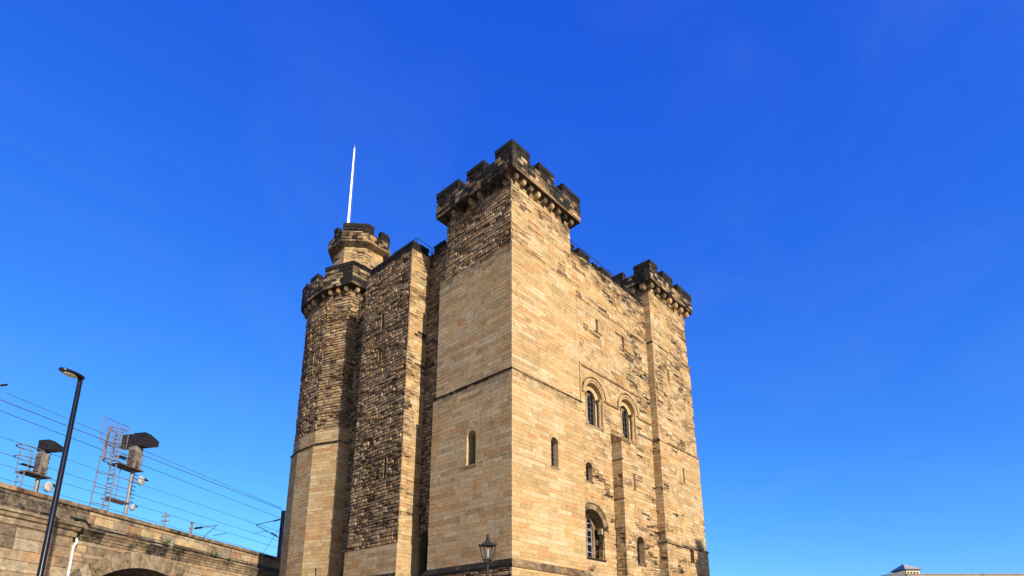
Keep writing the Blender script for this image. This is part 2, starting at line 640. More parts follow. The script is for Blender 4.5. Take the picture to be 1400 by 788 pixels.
def FB(b, a0=0.0):      # face looking along -b, u runs along +a
    return Frame((a0, b), (1.0, 0.0), N_B)


def window(name, F, op, depth, ring=0.24, tone=0.12, soot=0.08, ring_n=0.012, glass=M_GLASS, bars=None, bar_mat=M_BARS,
           proud=True, label=None, sill=True, jamb_rough=False, parent=keep, n_in=0.0, stone=M_STONE, vo=0.24, pane=True):
    """reveal tunnel + voussoir ring as one stone part, with pane and bars as its own pieces"""
    rng = random.Random(int(abs(F.key) * 77) + int(op.uc * 13) + int(op.z0 * 7))
    mb = MB()
    out = op.outline()
    for (ua, za), (ub, zb) in zip(out[:-1], out[1:]):
        q = [(ua, za, n_in + 0.004), (ub, zb, n_in + 0.004), (ub, zb, -depth), (ua, za, -depth)]
        mb.face([F.p(*x) for x in (q if F.flip else q[::-1])], tone + rng.uniform(-0.04, 0.04), soot)
    # splayed sill
    q = [(op.uc - op.hw, op.z0, n_in + 0.004), (op.uc + op.hw, op.z0, n_in + 0.004), (op.uc + op.hw, op.z0 + 0.05, -depth), (op.uc - op.hw, op.z0 + 0.05, -depth)]
    mb.face([F.p(*x) for x in (q[::-1] if F.flip else q)], tone, soot)
    if sill:
        band(mb, F, op.uc - op.hw - 0.06, op.uc + op.hw + 0.06, [(-0.05, op.z0 - 0.12), (0.03, op.z0 - 0.12), (0.035, op.z0 - 0.02), (-0.05, op.z0 - 0.003)], tone, soot + 0.2, seg=3)
    if op.arch and ring:
        arc_len = math.pi * (op.hw + ring / 2)
        k = max(5, int(arc_len / vo))
        if k % 2 == 0: k += 1
        for i in range(k):
            t0, t1 = math.pi * i / k + 0.012, math.pi * (i + 1) / k - 0.012
            r0, r1 = op.hw, op.hw + ring + (rng.uniform(-0.02, 0.03) if proud else 0)
            nn = ring_n + rng.uniform(-0.004, 0.006)
            P = []
            for dn in (-0.08, nn):
                for (r, t) in ((r0, t0), (r1, t0), (r1, (t0 + t1) / 2), (r1, t1), (r0, t1), (r0, (t0 + t1) / 2)):
                    P.append(F.p(op.uc + r * math.cos(t), op.zs + r * math.sin(t), n_in + dn))
            idx = [(6, 7, 8, 9, 10, 11)] + [(j, (j + 1) % 6, 6 + (j + 1) % 6, 6 + j) for j in range(6)]
            if F.flip: idx = [tuple(reversed(x)) for x in idx]
            mb.faces(P, idx, min(1, max(0, tone + rng.uniform(-0.12, 0.14))), soot + rng.uniform(-0.08, 0.12))
        # mortar bed behind the voussoirs
        P, idx = [], []
        m = 16
        for i in range(m + 1):
            t = math.pi * i / m
            for r in (op.hw + 0.004, op.hw + ring - 0.02):
                P.append(F.p(op.uc + r * math.cos(t), op.zs + r * math.sin(t), n_in - 0.03))
        for i in range(m):
            idx.append((2 * i, 2 * i + 1, 2 * i + 3, 2 * i + 2))
        mb.faces(P, idx, 0.72, 0.3)
    if jamb_rough:
        for side in (-1, 1):
            z = op.z0
            while z < op.zs - 0.1:
                h = rng.uniform(0.18, 0.34)
                w = rng.uniform(0.03, 0.20)
                u_in = op.uc + side * op.hw
                for dd in (0, 1):
                    w2 = w * (0.5 + 0.8 * rng.random())
                    n0 = n_in - 0.02 - dd * depth * 0.42 - rng.uniform(0, 0.06)
                    n1 = n0 - depth * 0.36
                    a, b = sorted((u_in, u_in - side * w2))
                    P = [F.p(*x) for x in ((a, z, n1), (b, z, n1), (b, z, n0), (a, z, n0), (a, z + h, n1), (b, z + h, n1), (b, z + h, n0), (a, z + h, n0))]
                    mb.faces(P, [(3, 2, 1, 0), (4, 5, 6, 7), (0, 1, 5, 4), (1, 2, 6, 5), (2, 3, 7, 6), (3, 0, 4, 7)], rubble_tone(rng), rng.uniform(0.15, 0.6))  # jamb stones darkened at random, recess shade included in the colour
                z += h + 0.02
    o = mb.build(name, stone, parent)
    if label: o['label'] = label
    if pane:
        gp = MB()
        pts = [F.p(u, z, -depth + 0.004) for u, z in op.outline(0.03)]
        gp.face(pts if F.flip else pts[::-1], 0.5, 0)
        gp.build('pane', glass, o)  # given the dark material this is a black sheet for unlit depth
    if bars:
        nv, nh, th = bars
        bm = MB()
        def bar(u0, u1, z0, z1, n0=-depth + 0.012, n1=-depth + 0.05):
            P = [F.p(*x) for x in ((u0, z0, n0), (u1, z0, n0), (u1, z0, n1), (u0, z0, n1), (u0, z1, n0), (u1, z1, n0), (u1, z1, n1), (u0, z1, n1))]
            bm.faces(P, [(3, 2, 1, 0), (4, 5, 6, 7), (0, 1, 5, 4), (1, 2, 6, 5), (2, 3, 7, 6), (3, 0, 4, 7)])
        for i in range(nv + 2):
            x = -1 + 2 * i / (nv + 1)
            x = max(-1 + th / op.hw / 2, min(1 - th / op.hw / 2, x))
            u = op.uc + x * op.hw
            top = op.zs + (math.sqrt(max(0, 1 - x * x)) * op.hw if op.arch else 0)
            bar(u - th / 2, u + th / 2, op.z0 + 0.05, top)
        for i in range(nh + 1):
            z = op.z0 + 0.07 + (op.ztop - op.z0 - 0.1) * i / (nh + 0.6)
            h = op.hw if z < op.zs or not op.arch else math.sqrt(max(0, op.hw ** 2 - (z - op.zs) ** 2))
            bar(op.uc - h, op.uc + h, z - th / 2 - 0.002, z + th / 2 + 0.002, -depth + 0.014, -depth + 0.045)
        bm.build('glazing_bars', bar_mat, o)
    return o


def slit(F, uc, hw, z0, z1, depth=0.26, soot=0.15):
    op = Opening(uc, hw, z0, z1, False)
    window('arrow_slit', F, op, depth, ring=0, soot=soot, glass=M_DARK, sill=False)


def corbel(F, uc, ztop, w, h, out, parent, tone, soot):
    """rounded stone bracket: a U outline run outwards and tapered"""
    mb = MB()
    r = w / 2
    ol = [(uc - r, ztop), (uc - r, ztop - h + r)]
    for i in range(1, 8):
        t = math.pi + math.pi * i / 8
        ol.append((uc + r * math.cos(t), ztop - h + r + r * math.sin(t)))
    ol += [(uc + r, ztop - h + r), (uc + r, ztop)]
    rings = []
    for n, s in ((-0.05, 1.0), (out * 0.75, 1.0), (out, 0.86)):
        rings.append([F.p(uc + (u - uc) * s, ztop + (z - ztop) * s, n) for u, z in ol])
    P = [p for rg in rings for p in rg]
    k = len(ol)
    idx = []
    for a in range(2):
        for i in range(k - 1):
            idx.append((a * k + i, a * k + i + 1, (a + 1) * k + i + 1, (a + 1) * k + i))
    idx.append(tuple(range(2 * k, 3 * k)))
    if not F.flip: idx = [tuple(reversed(x)) for x in idx]
    mb.faces(P, idx, tone, soot)
    mb.build('corbel', M_STONE, parent)


def merlon(F, u0, u1, z0, z1, th, parent, seed, black=0.75, capped=True):
    mb = MB()
    rng = random.Random(seed)
    def bx(ua, ub, za, zb, na, nb, tone, soot):
        P = [F.p(*x) for x in ((ua, za, na), (ub, za, na), (ub, za, nb), (ua, za, nb), (ua, zb, na), (ub, zb, na), (ub, zb, nb), (ua, zb, nb))]
        idx = [(3, 2, 1, 0), (4, 5, 6, 7), (0, 1, 5, 4), (1, 2, 6, 5), (2, 3, 7, 6), (3, 0, 4, 7)]
        mb.faces(P, idx, tone, soot)
    bx(u0 + 0.02, u1 - 0.02, z0 - 0.05, z1 - 0.02, -th + 0.02, -0.045, 0.7, black)
    zm = z0 + (z1 - z0) * 0.55
    st = parapet_style(seed * 1.3, black)
    masonry(mb, F, u0, u1, z0 - 0.02, zm, st, seed=seed)
    # two or three big capping blocks with a weathered top
    k = max(1, int((u1 - u0) / 0.75))
    for i in range(k):
        a, b = u0 + (u1 - u0) * i / k, u0 + (u1 - u0) * (i + 1) / k
        dz = rng.uniform(-0.02, 0.02)
        c = 0.03
        P = []
        lo, hi = zm + 0.005, z1 + dz
        for (z, e) in ((lo, 0.0), (hi - c, 0.0), (hi, c)):
            P += [F.p(a + 0.005 + e, z, -th + e), F.p(b - 0.005 - e, z, -th + e), F.p(b - 0.005 - e, z, 0.015 - e), F.p(a + 0.005 + e, z, 0.015 - e)]
        idx = [(3, 2, 1, 0), (8, 9, 10, 11)]
        for q in (0, 4):
            idx += [(q + j, q + (j + 1) % 4, q + 4 + (j + 1) % 4, q + 4 + j) for j in range(4)]
        mb.faces(P, idx, rng.uniform(0.6, 1.0), black + rng.uniform(0.10, 0.35))
    mb.build('merlon', M_STONE, parent)


def parapet(F, L, e0, e1, z0, z1, out, parent, key, black, th=0.42, mb=None):
    """battlement wall standing out on corbels; e0/e1 extend the ends"""
    own = mb is None
    mb = mb or MB()
    G = F.off(out)
    masonry(mb, G, -e0, L + e1, z0, z1, parapet_style(key, black), seed=int(key * 10))
    a, b = -e0 + 0.01, L + e1 - 0.01
    P = [G.p(*x) for x in ((a, z0 + 0.004, -th), (b, z0 + 0.004, -th), (b, z0 + 0.004, -0.04), (a, z0 + 0.004, -0.04),
                           (a, z1 - 0.006, -th), (b, z1 - 0.006, -th), (b, z1 - 0.006, -0.04), (a, z1 - 0.006, -0.04))]
    mb.faces(P, [(3, 2, 1, 0), (4, 5, 6, 7), (0, 1, 5, 4), (1, 2, 6, 5), (2, 3, 7, 6), (3, 0, 4, 7)], 0.72, 0.45)
    # soffit back to the shaft
    P = [F.p(a, z0 + 0.012, -0.05), F.p(b, z0 + 0.012, -0.05), F.p(b, z0 + 0.012, out - 0.03), F.p(a, z0 + 0.012, out - 0.03)]
    mb.face(P, 0.72, 0.4)
    if own:
        return mb.build('parapet', M_STONE, parent)


def soft(x, a, b):
    t = max(0.0, min(1.0, (x - a) / (b - a)))
    return t * t * (3 - 2 * t)


# ---- near corner tower
ct = MB()
S1A = FA(0.0); S1B = FB(0.0)
WIN_L = Opening(2.75, 0.33, 10.80, 12.25)
WIN_R = Opening(3.20, 0.29, 10.85, 12.12)
PL = 0.14        # plinth projection
ZP, ZM, ZT, ZC, ZPAR, ZCR, ZTOP = 5.83, 15.18, 22.40, 26.15, 26.62, 27.72, 28.36
# plinth
masonry(ct, FA(-PL), -PL, 6.0, 0.0, 5.5, rubble(2.0, 60, 1.6), seed=1)
masonry(ct, FB(-PL), -PL, 5.85, 0.0, 5.5, ashlar('p'), seed=2)
# stage one
masonry(ct, S1A, 0.0, 5.83, 5.6, ZM, ashlar('a', ZM, 0.03), [WIN_L], seed=3)
masonry(ct, S1B, 0.0, 5.68, 5.6, ZM, ashlar('b', ZM + 0.1), [WIN_R], seed=4)
# stage two
i2 = 0.10
masonry(ct, FA(i2), i2, 5.72, ZM - 0.1, ZT, ashlar('c', ZT, 0.03), seed=5)
masonry(ct, FB(i2), i2, 5.58, ZM - 0.1, ZT, ashlar('d', None), seed=6)
# stage three
i3 = 0.16
masonry(ct, FA(i3), i3, 5.36, ZT - 0.1, ZC + 0.5, rubble(5.0, 27.6, 1.1), seed=7)
masonry(ct, FB(i3), i3, 5.28, ZT - 0.1, ZC + 0.5, patchy(3.3, lambda u, z: 0.14 + 0.05 * (z > 24.8), 27.0), seed=8)
# hidden back sides
ct.box(0.9, 5.15, 0.9, 5.25, 0.0, 26.5, 0.7, 0.2)
tower = ct.build('corner_tower', M_STONE, keep)
tower['label'] = 'nearest corner tower of smooth pale ashlar with a rough upper stage'


def strings_for(F1, L1, F2, L2, prof, tone, soot, soot2=None):
    sb = MB()
    band(sb, F1, 0.0, L1, prof, tone, soot, m0=1.0, m1=1.0, seed=3)
    band(sb, F2, 0.0, L2, prof, tone, soot if soot2 is None else soot2, m0=1.0, m1=1.0, seed=5)
    return sb


plprof = [(-0.05, 5.48), (0.05, 5.48), (0.07, 5.60), (-0.02, 5.83), (-0.05, 5.83)]
# plinth weathering (profile measured from the plinth face)
plprof = [(-0.20, 5.46), (0.05, 5.46), (0.075, 5.56), (-PL + 0.012, 5.86), (-0.20, 5.86)]
strings_for(FA(-PL, -PL), 5.97 + PL, FB(-PL, -PL), 5.87 + PL, plprof, 0.7, 0.62, 0.34).build('string_course', M_STONE, tower)
strings_for(FA(0.0), 5.83, FB(0.0), 5.68, [(-0.05, ZM - 0.09), (0.035, ZM - 0.09), (0.05, ZM - 0.02), (-0.09, ZM + 0.07), (-0.11, ZM + 0.07)], 0.6, 0.62, 0.42).build('string_course', M_STONE, tower)
strings_for(FA(i2, i2), 5.62, FB(i2, i2), 5.48, [(-0.05, ZT - 0.05), (0.015, ZT - 0.05), (0.015, ZT), (-0.07, ZT + 0.10), (-0.09, ZT + 0.10)], 0.3, 0.25, 0.15).build('string_course', M_STONE, tower)
window('window', S1A, WIN_L, 0.62, ring=0.22, tone=0.12, soot=0.02, glass=M_DARK, label='round headed window with a deep splayed reveal')
window('window', S1B, WIN_R, 0.34, ring=0.20, tone=0.10, soot=0.02, bars=(1, 5, 0.022))
OUT = 0.48
TA, TB = 5.36 - i3, 5.28 - i3
PA, PB = FA(i3, i3), FB(i3, i3)
pm = MB()
parapet(PA, TA, OUT, OUT, ZPAR, ZCR, OUT, tower, 1.7, 0.50, mb=pm)
parapet(PB, TB, OUT - 0.42, OUT, ZPAR, ZCR, OUT, tower, 8.3, 0.36, mb=pm)
bx0, bx1, by0, by1 = i3 - OUT, i3 + TB + OUT, i3 - OUT, i3 + TA + OUT
pm.box(bx1 - 0.42, bx1, by0 + 0.44, by1 - 0.44, ZPAR, ZCR - 0.01, 0.7, 0.5)
pm.box(bx0 + 0.44, bx1, by1 - 0.42, by1, ZPAR + 0.003, ZCR - 0.013, 0.7, 0.5)
pm.build('parapet', M_STONE, tower)
GA, GB = PA.off(OUT), PB.off(OUT)
for k, (a, b) in enumerate(((-OUT, 0.83), (1.66, 3.06), (3.72, TA + OUT))):
    merlon(GA, a, b, ZCR, ZTOP, 0.42, tower, 11 + k, 0.80)
for k, (a, b) in enumerate(((-OUT + 0.43, 0.95), (1.72, 3.08), (3.84, TB + OUT))):
    merlon(GB, a, b, ZCR, ZTOP, 0.42, tower, 21 + k, 0.74)
for k, (a, b) in enumerate(((0.6, 2.0), (2.9, 4.3))):     # far sides, over the roof
    merlon(Frame((bx1, by0), (0, 1), (1, 0)), a, b, ZCR, ZTOP, 0.42, tower, 31 + k, 0.7)
    merlon(Frame((bx0, by1), (1, 0), (0, 1)), a, b, ZCR, ZTOP, 0.42, tower, 41 + k, 0.7)
rng = random.Random(4)
for k in range(8):
    corbel(PA, 0.12 + k * (TA - 0.24) / 7, ZPAR + 0.02, 0.20, 0.36, 0.30, tower, rng.choice((0.62, 0.82, 0.55)), rng.choice((0.3, 0.5, 0.75)))
for k in range(9):
    corbel(PB, 0.12 + k * (TB - 0.24) / 8, ZPAR + 0.02, 0.25, 0.40, 0.30, tower, rng.choice((0.42, 0.55, 0.62)), rng.choice((0.15, 0.4, 0.75)))

# ---- middle wall of the sunlit side
W = 0.55
ZW = 25.78
WA = Opening(7.68, 0.86, 14.42, 16.25)
WB = Opening(11.35, 0.86, 14.60, 16.42)
WS = Opening(6.94, 0.31, 11.02, 11.78)
WBIG = Opening(7.10, 1.08, 6.75, 8.35)
WLOW = Opening(12.02, 0.42, 6.95, 8.20)
SL = [Opening(8.30, 0.12, 20.78, 21.62, False), Opening(11.25, 0.12, 20.62, 21.60, False), Opening(11.72, 0.10, 11.4, 12.46, False)]


def mid_amount(u, z):
    a = -0.02
    a += 0.42 * soft(u, 10.4, 12.4) * soft(z, 15.5, 18.5) * (1 - soft(z, 22.2, 22.4))
    if z > 22.4:
        a = 0.20
    a += 0.22 * soft(u, 7.2, 8.0) * (1 - soft(u, 8.8, 9.2)) * soft(z, 9.6, 10.2) * (1 - soft(z, 11.6, 12.2))
    a += 0.30 * (1 - soft(z, 9.0, 11.0)) * soft(u, 8.2, 10.0)
    a += 0.20 * soft(u, 11.8, 12.8) * (1 - soft(z, 13.2, 14.2))
    a += 0.16 * soft(u, 8.2, 8.9) * soft(z, 14.3, 14.8) * (1 - soft(z, 16.2, 16.8)) * (1 - soft(u, 9.6, 10))
    if 15.9 < z < 18.2 and 6.2 < u < 12.8:
        a -= 0.35
    return a


mw = MB()
masonry(mw, FB(W), 5.0, 14.6, 0.0, 22.35, patchy(6.1, mid_amount), [WA, WB, WS, WBIG, WLOW] + SL, seed=9)
masonry(mw, FB(W + 0.06), 5.0, 14.6, 22.30, ZW - 0.35, patchy(1.9, mid_amount, ZW - 0.25), seed=10)
mw.box(5.0, 14.6, W + 1.4, W + 2.4, 0.0, ZW - 0.4, 0.7, 0.2)
mw.box(5.0, 14.6, W + 0.14, W + 1.4, 23.2, ZW - 0.37, 0.7, 0.5)
mw.build('curtain_wall', M_STONE, keep)
for k, (a, b, t) in enumerate(((5.2, 6.3, 0.05), (6.7, 7.9, 0.13), (8.25, 8.85, -0.08), (9.15, 10.4, 0.08), (10.75, 11.4, -0.1), (11.75, 12.8, 0.05), (13.15, 14.2, 0.0))):
    merlon(FB(W + 0.06), a, b, ZW - 0.36, ZW + t, 0.6, keep, 51 + k, 0.68)
sm = MB()
band(sm, FB(W), 5.6, 14.3, [(-0.05, 22.28), (0.03, 22.28), (0.05, 22.34), (-0.08, 22.46), (-0.1, 22.46)], 0.3, 0.30, seed=7)
sm.build('string_course', M_STONE, keep)
sm = MB()
band(sm, FB(W), 6.30, 12.75, [(-0.05, 17.88), (0.07, 17.88), (0.09, 17.94), (0.0, 18.08), (-0.05, 18.08)], 0.2, 0.22, seed=8)
F = FB(W)
P = [F.p(*x) for x in ((6.30, 14.9, -0.04), (6.40, 14.9, -0.04), (6.40, 14.9, 0.06), (6.30, 14.9, 0.06), (6.30, 17.87, -0.04), (6.40, 17.87, -0.04), (6.40, 17.87, 0.06), (6.30, 17.87, 0.06))]
sm.faces(P, [(3, 2, 1, 0), (4, 5, 6, 7), (0, 1, 5, 4), (1, 2, 6, 5), (2, 3, 7, 6), (3, 0, 4, 7)], 0.15, 0.12)
sm.build('string_course', M_STONE, keep)
for a, b, z in ((8.88, 10.20, 16.30), (12.55, 14.2, 16.40)):
    sm = MB()
    band(sm, FB(W), a, b, [(-0.05, z - 0.06), (0.07, z - 0.06), (0.09, z), (0.0, z + 0.1), (-0.05, z + 0.1)], 0.3, 0.34, seed=9)
    sm.build('string_course', M_STONE, keep)
sm = MB()
band(sm, FB(W), 12.5, 14.2, [(-0.05, 15.26), (0.05, 15.26), (0.07, 15.3), (0.0, 15.42), (-0.05, 15.42)], 0.3, 0.34, seed=10)
sm.build('string_course', M_STONE, keep)


def big_arch_window(F, op, label):
    """two-order Romanesque window with nook shafts"""
    o = window('arched_window', F, op, 0.30, ring=0.20, tone=0.10, soot=0.04, glass=M_DARK, sill=True, label=label, vo=0.3, pane=False)
    inner = Opening(op.uc, 0.50, op.z0 + 0.06, op.zs)
    mb = MB()
    # inner order: flat face ring set back, then its tunnel
    n0 = -0.26
    oa, ia = op.outline(0.02), inner.outline()
    for k in range(len(oa) - 1):
        q = [F.p(*oa[k], n0), F.p(*oa[k + 1], n0), F.p(*ia[k + 1], n0), F.p(*ia[k], n0)]
        mb.face(q if F.flip else q[::-1], 0.1 + 0.03 * (k % 3), 0.05)
        q = [F.p(*ia[k], n0), F.p(*ia[k + 1], n0), F.p(*ia[k + 1], -0.44), F.p(*ia[k], -0.44)]
        mb.face(q if F.flip else q[::-1], 0.62, 0.22)  # reveal darker than the arch face, its shade put into the colour
    mb.build('inner_arch', M_STONE, o)
    gp = MB()
    pts = [F.p(u, z, -0.42) for u, z in inner.outline(0.02)]
    gp.face(pts if F.flip else pts[::-1])
    gp.build('pane', M_GLASS, o)
    gb = MB()
    for u, t in ((-0.17, 0.02), (0.17, 0.02), (-0.48, 0.03), (0.48, 0.03)):
        top = inner.zs + math.sqrt(0.25 - u * u)
        a, b = F.p(inner.uc + u - t, inner.z0, -0.395), F.p(inner.uc + u + t, inner.z0, -0.415)
        gb.box(min(a[0], b[0]), max(a[0], b[0]), min(a[1], b[1]), max(a[1], b[1]), inner.z0, top)
    for k in range(6):
        z = inner.z0 + 0.2 + k * 0.36
        a, b = F.p(inner.uc - 0.47, z, -0.39), F.p(inner.uc + 0.47, z, -0.414)
        if z < inner.zs + 0.15:
            gb.box(min(a[0], b[0]), max(a[0], b[0]), min(a[1], b[1]), max(a[1], b[1]), z - 0.016, z + 0.016)
    gb.build('glazing_bars', M_BARS, o)
    # nook shafts with capitals and bases
    for s in (-1, 1):
        u = op.uc + s * 0.68
        c = F.p(u, 0, -0.12)
        sh = MB()
        z0, z1 = op.z0 + 0.02, op.zs
        sh.lathe([(0.17, z0), (0.17, z0 + 0.1), (0.13, z0 + 0.16), (0.10, z0 + 0.22), (0.095, z1 - 0.32), (0.12, z1 - 0.28),
                  (0.12, z1 - 0.25), (0.11, z1 - 0.23), (0.17, z1 - 0.08)], (c[0], c[1], 0), 12, tone=0.66, soot=0.14)
        sh.box(c[0] - 0.19, c[0] + 0.19, c[1] - 0.16, c[1] + 0.15, z1 - 0.08, z1 + 0.03, 0.3, 0.32)
        sh.build('shaft', M_STONE, o)
    # roll-moulded outer order and hood
    hb = MB()
    m = 22
    for (r, rr, n, tn, so) in ((1.01, 0.075, 0.05, 0.12, 0.08), (1.17, 0.055, 0.07, 0.3, 0.36)):
        P = []
        for i in range(m + 1):
            t = math.pi * i / m
            for j in range(8):
                w = 2 * math.pi * j / 8
                P.append(F.p(op.uc + (r + rr * math.cos(w)) * math.cos(t), op.zs + 0.03 + (r + rr * math.cos(w)) * math.sin(t), n - 0.04 + rr * math.sin(w)))
        idx = [(i * 8 + j, i * 8 + (j + 1) % 8, (i + 1) * 8 + (j + 1) % 8, (i + 1) * 8 + j) for i in range(m) for j in range(8)]
        hb.faces(P, idx, tn, so, 0, True)
    hb.build('hood_mould', M_STONE, o)
    return o


big_arch_window(FB(W), WA, 'tall arched window with roll moulded hood, nearer the pale corner tower')
big_arch_window(FB(W), WB, 'tall arched window with roll moulded hood above the stepped buttress')
window('window', FB(W), WS, 0.30, ring=0.24, tone=0.64, soot=0.10, bars=(1, 4, 0.022), label='small round headed window with weathered voussoirs')
ob = window('arched_window', FB(W), WBIG, 0.72, ring=0.32, tone=0.66, soot=0.34, glass=M_DARK, jamb_rough=True, label='wide broken arch recess holding a white glazed window', vo=0.30)  # soot value also paints in the shade of the deep recess
win = Opening(7.22, 0.68, 6.80, 8.48)
mb = MB()
F = FB(W)
gp = MB(); pts = [F.p(u, z, -0.70) for u, z in win.outline()]; gp.face(pts if F.flip else pts[::-1]); gp.build('pane', M_GLASS, ob)
fr = MB()
def fbar(u0, u1, z0, z1, n0=-0.69, n1=-0.64):
    a, b = F.p(u0, z0, n0), F.p(u1, z1, n1)
    fr.box(min(a[0], b[0]), max(a[0], b[0]), min(a[1], b[1]), max(a[1], b[1]), z0, z1)
for u in (-0.66, -0.22, 0.22, 0.66):
    x = min(abs(u), 0.64)
    fbar(7.22 + u - 0.018, 7.22 + u + 0.018, 6.82, 8.48 + math.sqrt(0.68 ** 2 - x * x) - 0.02)
for z in (6.85, 7.2, 7.62, 7.70, 8.05, 8.42, 8.50, 8.82):
    h = 0.66 if z < 8.48 else math.sqrt(0.68 ** 2 - (z - 8.48) ** 2)
    fbar(7.22 - h, 7.22 + h, z - 0.015, z + 0.015, -0.688, -0.645)
fr.build('window_frame', M_DISC, ob)
# inner stone order around the white window
io = MB()
oa, ia = WBIG.outline(0.05), win.outline()
for k in range(len(oa) - 1):
    q = [F.p(*oa[k], -0.58), F.p(*oa[k + 1], -0.58), F.p(*ia[k + 1], -0.58), F.p(*ia[k], -0.58)]
    io.face(q if F.flip else q[::-1], 0.62 + 0.05 * (k % 4), 0.28)
    q = [F.p(*ia[k], -0.58), F.p(*ia[k + 1], -0.58), F.p(*ia[k + 1], -0.72), F.p(*ia[k], -0.72)]
    io.face(q if F.flip else q[::-1], 0.66, 0.35)  # tunnel sides coloured darker for the shade inside the recess
io.build('inner_arch', M_STONE, ob)
hb = MB()
P = []
m = 20
for i in range(m + 1):
    t = math.pi * i / m
    for j in range(8):
        w = 2 * math.pi * j / 8
        rr = 0.075
        P.append(F.p(7.10 + (1.46 + rr * math.cos(w)) * math.cos(t), 8.35 + (1.46 + rr * math.cos(w)) * math.sin(t), 0.02 + rr * math.sin(w)))
hb.faces(P, [(i * 8 + j, i * 8 + (j + 1) % 8, (i + 1) * 8 + (j + 1) % 8, (i + 1) * 8 + j) for i in range(m) for j in range(8)], 0.4, 0.32, 0, True)
hb.build('hood_mould', M_STONE, ob)
window('window', FB(W), WLOW, 0.40, ring=0.24, tone=0.66, soot=0.14, glass=M_GLASS, bars=(1, 4, 0.022), label='low round headed window between buttress and corner tower')
for s in SL:
    slit(FB(W), s.uc, s.hw, s.z0, s.zs)

# ---- stepped buttress on the sunlit side
bt = MB()
BA0, BA1, BN = 9.32, 10.32, -0.14
bst = patchy(4.4, lambda u, z: -0.05 + 0.34 * (1 - soft(z, 8.6, 9.2)))
masonry(bt, FB(BN), BA0, BA1, 0.0, 13.9, bst, seed=12)
masonry(bt, FA(BA0, 0.0), BN, W, 0.0, 13.9, patchy(2.8, lambda u, z: -0.05 + 0.42 * (1 - soft(z, 8.6, 9.2))), seed=13)
bt.box(BA0 + 0.06, BA1, BN + 0.06, W + 0.05, 0.0, 13.88, 0.7, 0.2)
# sloping head
P = [(BA0 - 0.03, BN - 0.04, 13.86), (BA1, BN - 0.04, 13.86), (BA1, W + 0.02, 13.86), (BA0 - 0.03, W + 0.02, 13.86),
     (BA0 - 0.03, BN - 0.04, 13.95), (BA1, BN - 0.04, 13.95), (BA1, W + 0.02, 14.5), (BA0 - 0.03, W + 0.02, 14.5)]
bt.faces(P, [(3, 2, 1, 0), (4, 5, 6, 7), (0, 1, 5, 4), (1, 2, 6, 5), (2, 3, 7, 6), (3, 0, 4, 7)], 0.6, 0.34)
for z in (12.75, 10.38):
    band(bt, FA(BA0, 0.0), BN - 0.03, W, [(-0.05, z - 0.05), (0.02, z - 0.05), (0.03, z), (-0.02, z + 0.04), (-0.05, z + 0.04)], 0.7, 0.55, seg=2)
bt.build('buttress', M_STONE, keep)

# ---- far right corner tower
RA0, RA1 = 14.20, 19.72
RS = Opening(17.22, 0.10, 12.90, 13.98, False)
RS2 = Opening(16.25, 0.09, 20.10, 20.98, False)
RD = Opening(17.42, 0.26, 7.55, 8.40, False)
RD.ztop = 8.40
rt = MB()
ZR1, ZR2 = 8.55, 15.30


def rt_amount(u, z):
    if z < ZR1: return 0.18
    if z < ZR2: return -0.02 + 0.12 * (1 - soft(z, 9.0, 10.2))
    if z < 22.4: return 0.19 + 0.10 * soft(z, 17, 20) - 0.16 * soft(u, 19.2, 19.7)
    return 0.22


masonry(rt, FB(-0.06), RA0 - 0.05, RA1 + 0.10, 0.0, ZR1, patchy(5.5, rt_amount), [RD], seed=14)
masonry(rt, FB(0.0), RA0, RA1 + 0.03, ZR1, ZR2, patchy(7.7, rt_amount), [RS], seed=15)
masonry(rt, FB(0.07), RA0 + 0.07, RA1 - 0.05, ZR2, 22.4, patchy(9.9, rt_amount), [RS2], seed=16)
masonry(rt, FB(0.13), RA0 + 0.13, RA1 - 0.12, 22.4, 26.9, patchy(3.1, rt_amount, 27.3), seed=17)
ret_lo = patchy(12.2, lambda u, z: 0.20)
masonry(rt, FA(RA0 - 0.05, 0.0), -0.06, W + 0.1, 0.0, ZR1, ret_lo, seed=18)
masonry(rt, FA(RA0, 0.0), 0.0, W + 0.1, ZR1, ZR2, patchy(13.2, lambda u, z: 0.12 - 0.2 * soft(z, 11.5, 12.5)), seed=19)
masonry(rt, FA(RA0 + 0.07, 0.0), 0.07, W + 0.1, ZR2, 22.4, patchy(14.2, lambda u, z: -0.1), seed=20)
masonry(rt, FA(RA0 + 0.13, 0.0), 0.13, 4.5, 22.4, 26.9, patchy(15.2, lambda u, z: 0.0, 27.3), seed=21)
ragged = random.Random(8)
FE = Frame((RA1, 0.0), (0, 1), (1, 0))
masonry(rt, FE.off(0.10), 0.0, 5.6, 0.0, ZR1, rubble(30, 60, 0.8), seed=22)
masonry(rt, FE.off(0.03), 0.0, 5.6, ZR1, ZR2, rubble(31, 60, 0.8), seed=23)
masonry(rt, FE.off(-0.05), 0.07, 5.6, ZR2, 22.4, rubble(32, 60, 0.8), seed=24)
masonry(rt, FE.off(-0.12), 0.13, 5.6, 22.4, 26.9, rubble(33, 27, 0.8), seed=25)
rt.box(RA0 + 0.3, RA1 - 0.3, 0.9, 5.4, 0.0, 26.7, 0.7, 0.2)
